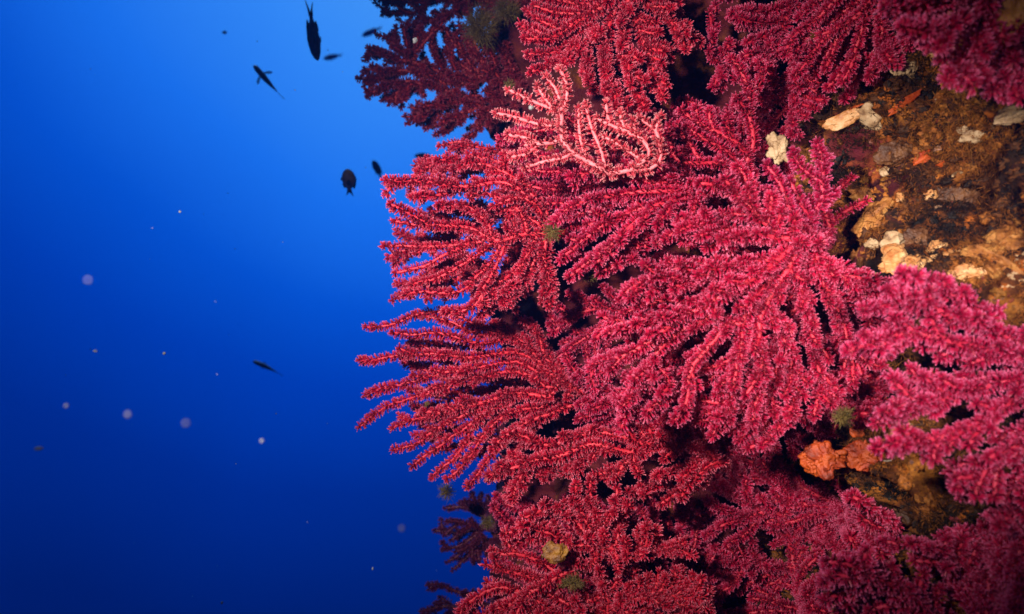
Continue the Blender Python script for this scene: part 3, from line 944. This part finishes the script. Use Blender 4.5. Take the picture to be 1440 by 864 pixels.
lump('encrusting_sponge', 1308, 275, 18, 12, PINKISH, 13, 'small tan fleck on the brown fold above the dark hollow', 'sponge', GC, rot=25)
lump('encrusting_sponge', 1226, 344, 18, 15, CREAM, 14, 'pale ring shaped lump beside the largest fan, left of the bright cluster', 'sponge', GC, pits=0.8)
lump('encrusting_sponge', 1257, 340, 26, 20, CREAM, 15, 'bright white lump topping the bright cluster at the foot of the rock', 'sponge', GC, rot=-10)
lump('encrusting_sponge', 1262, 362, 38, 30, PINKISH, 16, 'largest glowing cream lump in the bright cluster at the foot of the rock', 'sponge', GC, rot=40, ridge=0.25)
lump('encrusting_sponge', 1290, 372, 26, 32, PINKISH, 17, 'orange cream lump on the right flank of the bright cluster', 'sponge', GC, rot=30, ridge=0.2)
lump('encrusting_sponge', 1336, 357, 34, 14, PINKISH, 18, 'flat peach ledge over a dark slot, right of the bright cluster', 'sponge', GC, rot=-12)
lump('encrusting_sponge', 1352, 385, 52, 22, PINKISH, 19, 'long peach ledge lump above the magenta fan', 'sponge', GC, rot=14, ridge=0.2)
lump('encrusting_sponge', 1405, 380, 64, 32, TAN, 20, 'broad tan orange lump above the magenta fan near the right edge', 'sponge', GC, rot=-8, ridge=0.2)
lump('encrusting_sponge', 1232, 305, 44, 28, TAN, 21, 'tan orange grainy lump with a pointed left end beside the dark fan twig', 'sponge', GC, rot=22, ridge=0.15)
lump('encrusting_sponge', 1345, 275, 44, 36, BROWN, 22, 'rounded brown lump under the small cream dot', 'sponge', GC, rot=20, ridge=0.15)
lump('encrusting_sponge', 1262, 215, 40, 26, BROWN, 23, 'rounded brown fold in the middle of the rock', 'sponge', GC, rot=10, ridge=0.15)
lump('encrusting_sponge', 1222, 278, 36, 22, TAN, 24, 'tan fold just above the pointed grainy lump', 'sponge', GC, rot=10, ridge=0.15)
lump('encrusting_sponge', 1425, 20, 44, 70, TAN, 25, 'blurred tan orange lump in the top right corner beside the crimson fan', 'sponge', GC, rot=20, ridge=0.2, depth=0.57)
lump('encrusting_sponge', 1290, 335, 28, 24, BROWN, 36, 'curled brown lump right of the white lump', 'sponge', GC, rot=-30, pits=0.6)
lump('encrusting_sponge', 1312, 352, 24, 22, PINKISH, 40, 'small peach knob between the curled brown lump and the flat peach ledge', 'sponge', GC, rot=20, ridge=0.2)
lump('encrusting_sponge', 1385, 352, 36, 20, TAN, 41, 'rusty tan knob above the broad tan orange lump', 'sponge', GC, rot=-15, ridge=0.25)
lump('orange_sponge', 1278, 392, 26, 20, ORANGE, 42, 'orange crust under the bright cluster, at the fringe of the fans', 'sponge', 'orange sponges on the rock', rot=20)
lump('orange_sponge', 1213, 330, 16, 20, ORANGE, 43, 'small amber crust left of the pale ring shaped lump', 'sponge', 'orange sponges on the rock', rot=20)
lump('encrusting_sponge', 1425, 330, 50, 34, TAN, 37, 'rusty bristly lump at the right edge below the dark rock', 'sponge', GC, rot=15, ridge=0.3)
GO = 'orange sponges on the rock'
lump('orange_sponge', 1155, 645, 58, 50, ORANGE, 26, 'larger bright orange pitted sponge below the largest fan', 'sponge', GO, pits=0.9, depth=0.75, flat=0.30, rough=0.42, freq=2.0)
lump('orange_sponge', 1212, 640, 42, 40, ORANGE, 27, 'bright orange sponge with a pale right end, right of the larger one', 'sponge', GO, pits=0.9, rot=-35, depth=0.74, flat=0.30, rough=0.42, freq=2.0)
lump('orange_sponge', 1205, 606, 16, 18, ORANGE, 28, 'small orange sponge knob above the pair of orange sponges', 'sponge', GO, depth=0.74)
lump('orange_sponge', 1200, 152, 20, 9, ORANGE, 29, 'small flat orange patch above the slanted tan lump', 'sponge', GO, rot=-20)
lump('orange_sponge', 1270, 145, 44, 9, ORANGE, 30, 'thin slanting orange streak below the tall cream lump', 'sponge', GO, rot=36)
lump('orange_sponge', 1298, 222, 22, 13, ORANGE, 31, 'slanted vivid orange patch right of the brown fold', 'sponge', GO, rot=36)
lump('orange_sponge', 1322, 230, 11, 15, ORANGE, 32, 'small upright orange patch next to the slanted one', 'sponge', GO, rot=-20)
lump('pale_sponge', 1252, 660, 46, 20, GREY, 33, 'pale grey sponge plate jutting out right of the orange sponges', 'sponge', None, rot=-12, depth=0.73)
lump('rock_knob', 1268, 700, 70, 60, BROWN, 34, 'speckled olive brown knob of rock below the pale grey plate', 'rock', None, rot=-30, depth=0.755, ridge=0.25, pits=0.4)
lump('rock_knob', 1310, 722, 50, 34, GREY, 38, 'dull tan curled crust at the lower right of the speckled knob', 'rock', None, rot=-20, depth=0.74, ridge=0.3, pits=0.6)
lump('golden_sponge', 780, 777, 34, 23, GOLD, 35, 'golden brown pitted lump held among the fingers of the bottom red fan', 'sponge', None, rot=10, depth=0.80, pits=0.5, facing=0.9, rough=0.4)

# ------------------------------------------------------------------ turf of tiny growths covering the rock (nobody could count it)
def turf():
    rng = np.random.RandomState(5)
    m, t, b, out = new_mat('rock_turf')
    a = t.nodes.new('ShaderNodeAttribute'); a.attribute_name = 'tip'
    r = ramp_node(t, a.outputs['Fac'], [(0.0, (0.008, 0.006, 0.005)), (0.25, (0.022, 0.009, 0.004)), (0.42, (0.11, 0.036, 0.007)), (0.60, (0.34, 0.11, 0.015)), (0.76, (0.24, 0.10, 0.016)),
                                        (0.86, (0.34, 0.10, 0.014)), (0.94, (0.16, 0.015, 0.03)), (1.0, (0.48, 0.32, 0.18))])
    n = noise_node(t, 230, 4, 0.7)
    mul = t.nodes.new('ShaderNodeMix'); mul.data_type = 'RGBA'; mul.blend_type = 'MULTIPLY'; mul.inputs[0].default_value = 1.0
    fr = ramp_node(t, n.outputs['Fac'], [(0.35, (0.4, 0.4, 0.4)), (0.65, (1.5, 1.4, 1.3))])
    t.links.new(r.outputs[0], mul.inputs[6]); t.links.new(fr.outputs[0], mul.inputs[7]); t.links.new(mul.outputs[2], b.inputs['Base Color'])
    b.inputs['Roughness'].default_value = 0.6; b.inputs['Specular IOR Level'].default_value = 0.25
    bump(t, n.outputs['Fac'], b, 0.8, 0.002)
    V, F, Z, T_ = [], [], [], []; off = 0
    v2, f2 = ICO3
    for i in range(5600):
        x, y = rng.uniform(1060, 1500), rng.uniform(-40, 900)
        p, n, d = on_rock(x, y)
        c = 0.38 + 0.55 * fbm(p[None] * 13, 3, 3)[0] + rng.normal() * 0.11
        c = float(np.clip(c, 0, 1))
        if rng.rand() < 0.04: c = rng.uniform(0.84, 1.0)
        s = 0.0012 + 0.0048 * rng.rand() ** 2.0
        if c > 0.84: s *= 0.6
        u, w, n = frame(n)
        v = v2 * (1 + 0.75 * fbm(v2 * 2.1 + rng.uniform(0, 90), i, 3))[:, None]
        e = rng.uniform(0.75, 1.3); a_ = rng.uniform(0, 6.28)
        uu = u * math.cos(a_) + w * math.sin(a_); ww = -u * math.sin(a_) + w * math.cos(a_)
        q = p + s * (v[:, :1] * uu * e + v[:, 1:2] * ww / e + (v[:, 2:3] * rng.uniform(0.3, 0.7) - 0.30) * n)
        V.append(q); F.append((f2 + off).ravel()); Z.append(np.full(len(f2), 3)); T_.append(np.full(len(q), c)); off += len(q)
    B, NN = [], []                                 # fine hair
    for i in range(52000):
        x, y = rng.uniform(1040, 1480), rng.uniform(-30, 880)
        p, n, d = on_rock(x, y)
        B.append(p); NN.append(n)
    B = np.array(B); NN = np.array(NN)
    k = vnoise(B * 22, 61) + 0.5 * vnoise(B * 60, 62) > -0.25
    B = B[k]; NN = NN[k]; m_ = len(B)
    dv = NN + rng.normal(size=(m_, 3)) * 0.55; dv /= np.linalg.norm(dv, axis=1)[:, None]
    L = (rng.uniform(0.002, 0.008, m_) * (1 + 0.5 * vnoise(B * 30, 63)))[:, None]
    cur = rng.normal(size=(m_, 3)) * 0.3
    uu = np.cross(dv, rng.normal(size=(m_, 3))); uu /= np.linalg.norm(uu, axis=1)[:, None]; ww = np.cross(dv, uu)
    rows = []
    for h, r_ in ((0.0, 0.00042), (0.5, 0.00036), (1.0, 0.00016)):
        cc = B + dv * L * h + cur * L * h * h
        for a_ in (0, 2.094, 4.189): rows.append(cc + r_ * (uu * math.cos(a_) + ww * math.sin(a_)))
    hv = np.stack(rows, 1).reshape(-1, 3)
    hf = []
    for q in range(2):
        for e in range(3):
            g_ = (e + 1) % 3; hf.append((q * 3 + e, q * 3 + g_, q * 3 + 3 + g_, q * 3 + 3 + e))
    hf = (np.array(hf)[None] + (np.arange(m_) * 9)[:, None, None]).reshape(-1, 4)
    c = np.clip(0.40 + 0.60 * fbm(B * 13, 3, 3) + rng.normal(size=m_) * 0.13, 0.02, 0.83)
    V.append(hv); F.append((hf + off).ravel()); Z.append(np.full(len(hf), 4)); T_.append(np.repeat(c, 9))
    o = mesh_obj('rock_turf', np.vstack(V), np.concatenate(F), np.concatenate(Z), m, None, (0.4, 0.8, 0.0), attr=np.concatenate(T_))
    o['kind'] = 'stuff'
turf()

# ------------------------------------------------------------------ algae tufts
def tuft(x, y, w, h, n, seed, depth, label, hair=0.4, name='algae_tuft'):
    rng = np.random.RandomState(seed)
    c = at(x, y, depth); s = WID * depth / 1440
    V, F, Z = [], [], []; off = 0
    for i in range(n):
        q = rng.normal(size=3); q /= np.linalg.norm(q); q *= rng.uniform(0, 1) ** 0.5
        b = c + q * np.array([w, 0.5 * (w + h) * 0.6, h]) * 0.5 * s * 0.62
        dv = q + rng.normal(size=3) * 0.6; dv /= np.linalg.norm(dv)
        L = hair * 0.5 * (w + h) * s * rng.uniform(0.5, 1.0)
        k = 5; cur = rng.normal(size=3) * 0.5
        pts = np.array([b + dv * L * t + cur * L * t * t * 0.5 for t in np.linspace(0, 1, k)])
        v, qd, cap, *_ = make_tube(pts, np.linspace(0.00042, 0.00016, k), 3)
        V.append(v); F += [(qd + off).ravel(), (cap + off).ravel()]; Z += [np.full(len(qd), 4), np.full(len(cap), 3)]; off += len(v)
    o = mesh_obj(name, np.vstack(V), np.concatenate(F), np.concatenate(Z), OLIVE, None, c)
    return tag(o, label, 'algae', 'yellow brown algae tufts on the sea fans')
tuft(676, 38, 52, 56, 900, 1, 1.13, 'large fuzzy yellow brown algae tuft in front of the dark purple fan')
tuft(712, 14, 44, 34, 500, 2, 1.13, 'fuzzy olive algae tuft at the top edge, right above the large tuft')
tuft(777, 325, 26, 34, 300, 3, 0.855, 'small olive algae tuft on the left flank of the drooping fan')
tuft(828, 388, 28, 16, 220, 4, 0.80, 'thin olive algae tuft hanging under the drooping fan above the dark hollow')
tuft(628, 692, 24, 26, 260, 5, 1.14, 'dark green algae tuft at the lower tips of the left fan')
tuft(716, 120, 20, 16, 160, 6, 1.02, 'little olive algae tuft left of the pale pink fan')
tuft(1186, 586, 30, 28, 260, 7, 0.70, 'brown algae tuft above the orange sponges')
tuft(805, 820, 44, 16, 240, 8, 0.81, 'flat olive algae tuft between the fingers below the golden lump')
tuft(685, 735, 22, 20, 200, 9, 1.14, 'ochre algae tuft on the small dark violet fan')
tuft(600, 568, 8, 8, 60, 10, 0.91, 'tiny yellow algae speck on the lower left red fan')

# ------------------------------------------------------------------ fish
FISH = plain_mat('dark_fish_skin', [(0.35, (0.18, 0.15, 0.12)), (0.65, (0.42, 0.31, 0.19))], 90, 0.4, 0.35, 0.0006, 700)
FIN = plain_mat('dark_fin', [(0.35, (0.010, 0.010, 0.012)), (0.65, (0.03, 0.026, 0.022))], 120, 0.5, 0.2, 0.0004)
def clear_fin():
    m = plain_mat('clear_fin', [(0.35, (0.015, 0.03, 0.04)), (0.65, (0.03, 0.05, 0.06))], 120, 0.5, 0.2, 0.0004)
    t = m.node_tree; b = t.nodes['Principled BSDF']; out = t.nodes['Material Output']
    tr = t.nodes.new('ShaderNodeBsdfTransparent'); mx = t.nodes.new('ShaderNodeMixShader'); mx.inputs['Fac'].default_value = 0.45
    t.links.new(b.outputs[0], mx.inputs[1]); t.links.new(tr.outputs[0], mx.inputs[2]); t.links.new(mx.outputs[0], out.inputs['Surface'])
    return m
CLEAR = clear_fin()
FAR = plain_mat('haze_tinted_fish_skin', [(0.35, (0.36, 0.58, 0.66)), (0.65, (0.46, 0.66, 0.74))], 90, 0.4, 0.2, 0.0006, 700)  # water haze over the distant fish, painted in as pale blue
SILV = plain_mat('pale_tail_base', [(0.4, (0.55, 0.65, 0.7)), (0.6, (0.7, 0.75, 0.78))], 90, 0.4, 0.1, 0.0006)
EYEW = plain_mat('eye_ring', [(0.4, (0.16, 0.14, 0.10)), (0.6, (0.24, 0.2, 0.14))], 300, 0.2, 0.0, 0.001)
EYEB = plain_mat('eye_pupil', [(0.4, (0.004, 0.004, 0.004)), (0.6, (0.006, 0.006, 0.006))], 300, 0.1, 0.0, 0.001)

def extrude_outline(pts2, thick, plane='xz', y0=0.0):
    """closed thin solid from an outline (x, z); thinner toward nothing, real thickness"""
    n = len(pts2); p = np.array(pts2, float)
    a = np.stack([p[:, 0], np.full(n, y0 + thick), p[:, 1]], 1); b = np.stack([p[:, 0], np.full(n, y0 - thick), p[:, 1]], 1)
    v = np.vstack([a, b])
    f = [list(range(n)), list(range(2 * n - 1, n - 1, -1))]
    for i in range(n):
        j = (i + 1) % n; f.append([i, i + n, j + n, j])
    return v, f

def fish(nose, tail_pt, up, seed, label, group, deep=1.0, bend=0.0, mats=(FISH, FIN), spread=1.0, pale_base=False, fold=0.8, tail=1.0):
    """nose, tail: world points giving the heading; L the length; up the dorsal side"""
    nose = np.array(nose); tp = np.array(tail_pt)
    fx = nose - tp; L = np.linalg.norm(fx); fx /= L
    up = np.array(up, float); up = up - fx * (up @ fx); up /= np.linalg.norm(up)
    side = np.cross(up, fx)
    c = (nose + tp) / 2
    def tr(v):
        v = np.array(v, float)
        x = v[:, 0]                                 # 0 nose .. 1 tail tip
        y = v[:, 1] + bend * np.clip(x - 0.3, 0, 2) ** 2
        return c + L * ((0.5 - x)[:, None] * fx + y[:, None] * side + v[:, 2:3] * up)
    rt = thing('fish', label, 'fish', c, group)
    def part(nm, v, faces, mat, parent=rt, smooth=False):
        fl = np.concatenate([np.array(f) for f in faces]); sz = np.array([len(f) for f in faces])
        return mesh_obj(nm, tr(v), fl, sz, mat, parent, c, smooth=smooth)
    st = [(0.0, 0.020, 0.018, -0.01), (0.02, 0.052, 0.040, -0.006), (0.06, 0.090, 0.058, 0.0), (0.12, 0.126, 0.070, 0.004), (0.2, 0.150, 0.073, 0.006), (0.3, 0.168, 0.076, 0.006),
          (0.4, 0.165, 0.072, 0.004), (0.5, 0.146, 0.060, 0.002), (0.6, 0.112, 0.044, 0), (0.68, 0.076, 0.030, 0), (0.75, 0.052, 0.020, 0), (0.80, 0.050, 0.013, 0)]
    ns = 18; V = []
    for x, hh, ww, zo in st:
        for k in range(ns):
            a = 2 * math.pi * k / ns
            V.append((x, ww * math.cos(a), zo + hh * deep * math.sin(a)))
    F = []
    for i in range(len(st) - 1):
        for k in range(ns):
            F.append([i * ns + k, (i + 1) * ns + k, (i + 1) * ns + (k + 1) % ns, i * ns + (k + 1) % ns])
    F.append(list(range(ns))); F.append(list(range(len(st) * ns - 1, (len(st) - 1) * ns - 1, -1)))
    body = part('body', V, F, mats[0], smooth=True)
    if pale_base:
        V2 = []
        for x, hh, ww in ((0.68, 0.079, 0.033), (0.75, 0.056, 0.024), (0.81, 0.054, 0.017)):
            for k in range(ns):
                a = 2 * math.pi * k / ns; V2.append((x, ww * math.cos(a), hh * deep * math.sin(a)))
        F2 = [[i * ns + k, (i + 1) * ns + k, (i + 1) * ns + (k + 1) % ns, i * ns + (k + 1) % ns] for i in range(2) for k in range(ns)]
        part('tail_base', V2, F2, SILV, smooth=True)
    d = deep
    sp_ = min(spread, 1.0); tl = lambda x: 0.77 + (x - 0.77) * tail if x > 0.77 else x
    v, f = extrude_outline([(0.76, 0.046 * d), (0.82, 0.062 * d), (tl(0.90), 0.115 * d * sp_), (tl(0.97), 0.150 * d * sp_), (tl(1.03), 0.170 * d * sp_), (tl(1.0), 0.128 * d * sp_), (tl(0.93), 0.062 * d * sp_), (0.87, 0.0),
                            (tl(0.92), -0.062 * d * sp_), (tl(0.98), -0.128 * d * sp_), (tl(1.0), -0.170 * d * sp_), (tl(0.96), -0.150 * d * sp_), (tl(0.90), -0.115 * d * sp_), (0.82, -0.062 * d), (0.76, -0.046 * d)], 0.005)
    part('tail_fin', v, f, mats[1])
    fo = lambda x, z, b: (x, (b + (z - b) * fold) * d)
    v, f = extrude_outline([(0.22, 0.15 * d), fo(0.27, 0.205, .16), fo(0.32, 0.205, .165), fo(0.36, 0.225, .165), fo(0.42, 0.215, .16), fo(0.50, 0.215, .145), fo(0.58, 0.235, .12), fo(0.70, 0.225, .08), fo(0.74, 0.19, .06), (0.66, 0.085 * d),
                            (0.60, 0.10 * d), (0.50, 0.13 * d), (0.4, 0.15 * d), (0.3, 0.15 * d)], 0.005)
    part('dorsal_fin', v, f, mats[1])
    v, f = extrude_outline([(0.50, -0.13 * d), fo(0.54, -0.19, -.13), fo(0.62, -0.215, -.1), fo(0.72, -0.19, -.06), (0.68, -0.07 * d), (0.60, -0.10 * d)], 0.005)
    part('anal_fin', v, f, mats[1])
    v, f = extrude_outline([(0.29, -0.155 * d), fo(0.35, -0.22, -.16), fo(0.45, -0.24, -.15), fo(0.41, -0.18, -.15), (0.37, -0.145 * d)], 0.005)
    part('pelvic_fin', v, f, mats[1])
    for sg in (1, -1):
        # pectoral fins held out from the flanks
        q = np.array([(0.26, 0.065, 0.0), (0.28, 0.13, 0.03), (0.33, 0.20, 0.03), (0.40, 0.215, 0.0), (0.39, 0.17, -0.03), (0.35, 0.11, -0.03), (0.30, 0.066, -0.02)])
        q[:, 1] = 0.062 + (q[:, 1] - 0.062) * spread; q[:, 1] *= sg
        n = len(q); v = np.vstack([q + (0, 0, 0.004), q - (0, 0, 0.004)])
        f = [list(range(n)), list(range(2 * n - 1, n - 1, -1))] + [[i, i + n, (i + 1) % n + n, (i + 1) % n] for i in range(n)]
        part('pectoral_fin', v, f, CLEAR)
        ev, ef = ICO2
        e = part('eye', ev * np.array([0.024, 0.012, 0.024 * d]) + (0.085, sg * 0.052, 0.03 * d), ef.tolist(), EYEW, smooth=True)
        part('pupil', ev * np.array([0.013, 0.007, 0.013 * d]) + (0.085, sg * 0.060, 0.03 * d), ef.tolist(), EYEB, e, True)
    return rt

GF = 'dark damselfish in the open water'
fish(at(446, 85, 1.40), at(435, 7, 1.41), (-0.9, -0.35, 0.1), 1, 'dark fish diving nose down with its forked tail up, highest of the dark fish', GF, deep=0.62, spread=0.62, fold=0.45, tail=1.25)
fish(at(357, 92, 1.62), at(397, 139, 1.66), (0.23, -0.95, -0.21), 2, 'slim dark fish seen from above with fins spread, left of the diving fish', GF, bend=-0.06, spread=1.2, tail=1.1)
fish(at(489, 239, 1.55), at(492, 274, 1.645), (0.97, -0.1, 0.1), 3, 'roundest dark fish rising with its tail down, left of the wall', GF, deep=0.92, spread=0.55, fold=0.4, bend=0.05)
fish(at(525, 226, 2.3), at(537, 253, 2.36), (0.9, -0.45, 0.3), 4, 'small dark fish rising just left of the red fan tips', GF, deep=0.95, spread=0.35, fold=0.4)
fish(at(583, 219, 2.9), at(614, 223, 2.92), (0.05, -0.2, 1), 5, 'dark fish heading left, half hidden behind the upper red fan tips', GF, deep=0.85, fold=0.6, spread=0.7)
fish(at(356, 508, 2.05), at(398, 526, 2.08), (0.16, -0.96, 0.25), 6, 'lone slim dark fish low in the open water, far left of the fans', GF, bend=0.12, spread=0.3, fold=0.5)
GB = 'faint blue fish far off'
fish(at(455, 83, 4.0), at(482, 77, 4.02), (0.15, 0, 1), 7, 'faint blue fish with a pale tail base, beside the diving fish', GB, mats=(FAR, FAR), pale_base=True, deep=0.85, spread=0.6, fold=0.3)
fish(at(509, 51, 4.0), at(538, 38, 4.02), (0.3, 0, 1), 8, 'faint blue fish slipping behind the dark purple fan', GB, mats=(FAR, FAR), deep=0.75, spread=0.6, fold=0.3)

# ------------------------------------------------------------------ drifting specks
SNOW = plain_mat('drifting_speck', [(0.35, (0.40, 0.39, 0.37)), (0.65, (0.6, 0.58, 0.55))], 300, 0.6, 0.3, 0.0004)
_t = SNOW.node_tree; _b = _t.nodes['Principled BSDF']
_tr = _t.nodes.new('ShaderNodeBsdfTranslucent'); _tr.inputs['Color'].default_value = (0.5, 0.5, 0.49, 1)
_mx = _t.nodes.new('ShaderNodeMixShader'); _mx.inputs['Fac'].default_value = 0.5
_t.links.new(_b.outputs[0], _mx.inputs[1]); _t.links.new(_tr.outputs[0], _mx.inputs[2]); _t.links.new(_mx.outputs[0], _t.nodes['Material Output'].inputs['Surface'])
GS = 'pale specks drifting in the water'
def speck(x, y, rpx, d, seed, label, st=1.0):
    v, f = ICO3
    v = v * (1 + 0.3 * fbm(v * 1.6 + seed, seed, 3))[:, None]
    r = rpx * WID * d / 1440
    p = at(x, y, d)
    o = mesh_obj('drifting_speck', p + v * r * np.array([st, 1, 1 / st]), f.ravel(), np.full(len(f), 3), SNOW, None, p)
    tag(o, label, 'speck', GS)
speck(54, 631, 4.2, 0.50, 1, 'largest pale speck drifting low at the far left', 1.5)
speck(134, 494, 2.0, 0.6, 2, 'small pale speck left of centre in the open water, level with the low fish', 1.4)
speck(231, 497, 2.0, 0.7, 3, 'tiny bright speck alone between the low fish and the left edge')
speck(180, 583, 3.0, 0.34, 4, 'soft round speck right of and above the largest speck')
speck(262, 595, 3.0, 0.32, 5, 'soft faint speck right of the soft round one')
speck(368, 620, 2.4, 0.45, 6, 'pale speck straight below the low fish')
speck(124, 394, 2.0, 0.30, 7, 'soft faint speck high above the small pale speck')
speck(93, 571, 2.2, 0.42, 8, 'faint speck above the largest speck')
speck(253, 298, 1.6, 0.7, 9, 'tiny speck in the upper left water below the two dark fish')
speck(316, 46, 2.6, 2.2, 10, 'greenish faint speck at the upper left, left of the slim fish', 1.3)
speck(565, 743, 3.0, 0.36, 11, 'soft speck close to the dark violet fans at the lower left')
speck(524, 800, 1.5, 0.7, 12, 'tiny bright speck near the bottom, left of the lowest dark tips', 0.7)
speck(312, 848, 1.6, 0.7, 13, 'tiny bright speck on the bottom edge', 0.8)
speck(584, 57, 3.6, 0.9, 14, 'pale orange speck in front of the dark purple fan', 0.9)
speck(747, 152, 3.4, 0.70, 15, 'pale speck in front of the pale pink fan')

rngs = np.random.RandomState(44)
for i in range(34):
    x, y = rngs.uniform(20, 640), rngs.uniform(10, 850)
    v, f = ICO2
    d = rngs.uniform(0.45, 1.6); r = rngs.uniform(0.35, 0.85) * WID * d / 1440
    p = at(x, y, d)
    v = v * (1 + 0.35 * fbm(v * 1.6 + i, i, 2))[:, None] * np.array([1, 1, rngs.uniform(0.5, 1.6)])
    o = mesh_obj('drifting_mote', p + v * r, f.ravel(), np.full(len(f), 3), SNOW, None, p)
    tag(o, 'barely visible mote of matter adrift in the blue water', 'mote', 'barely visible motes')
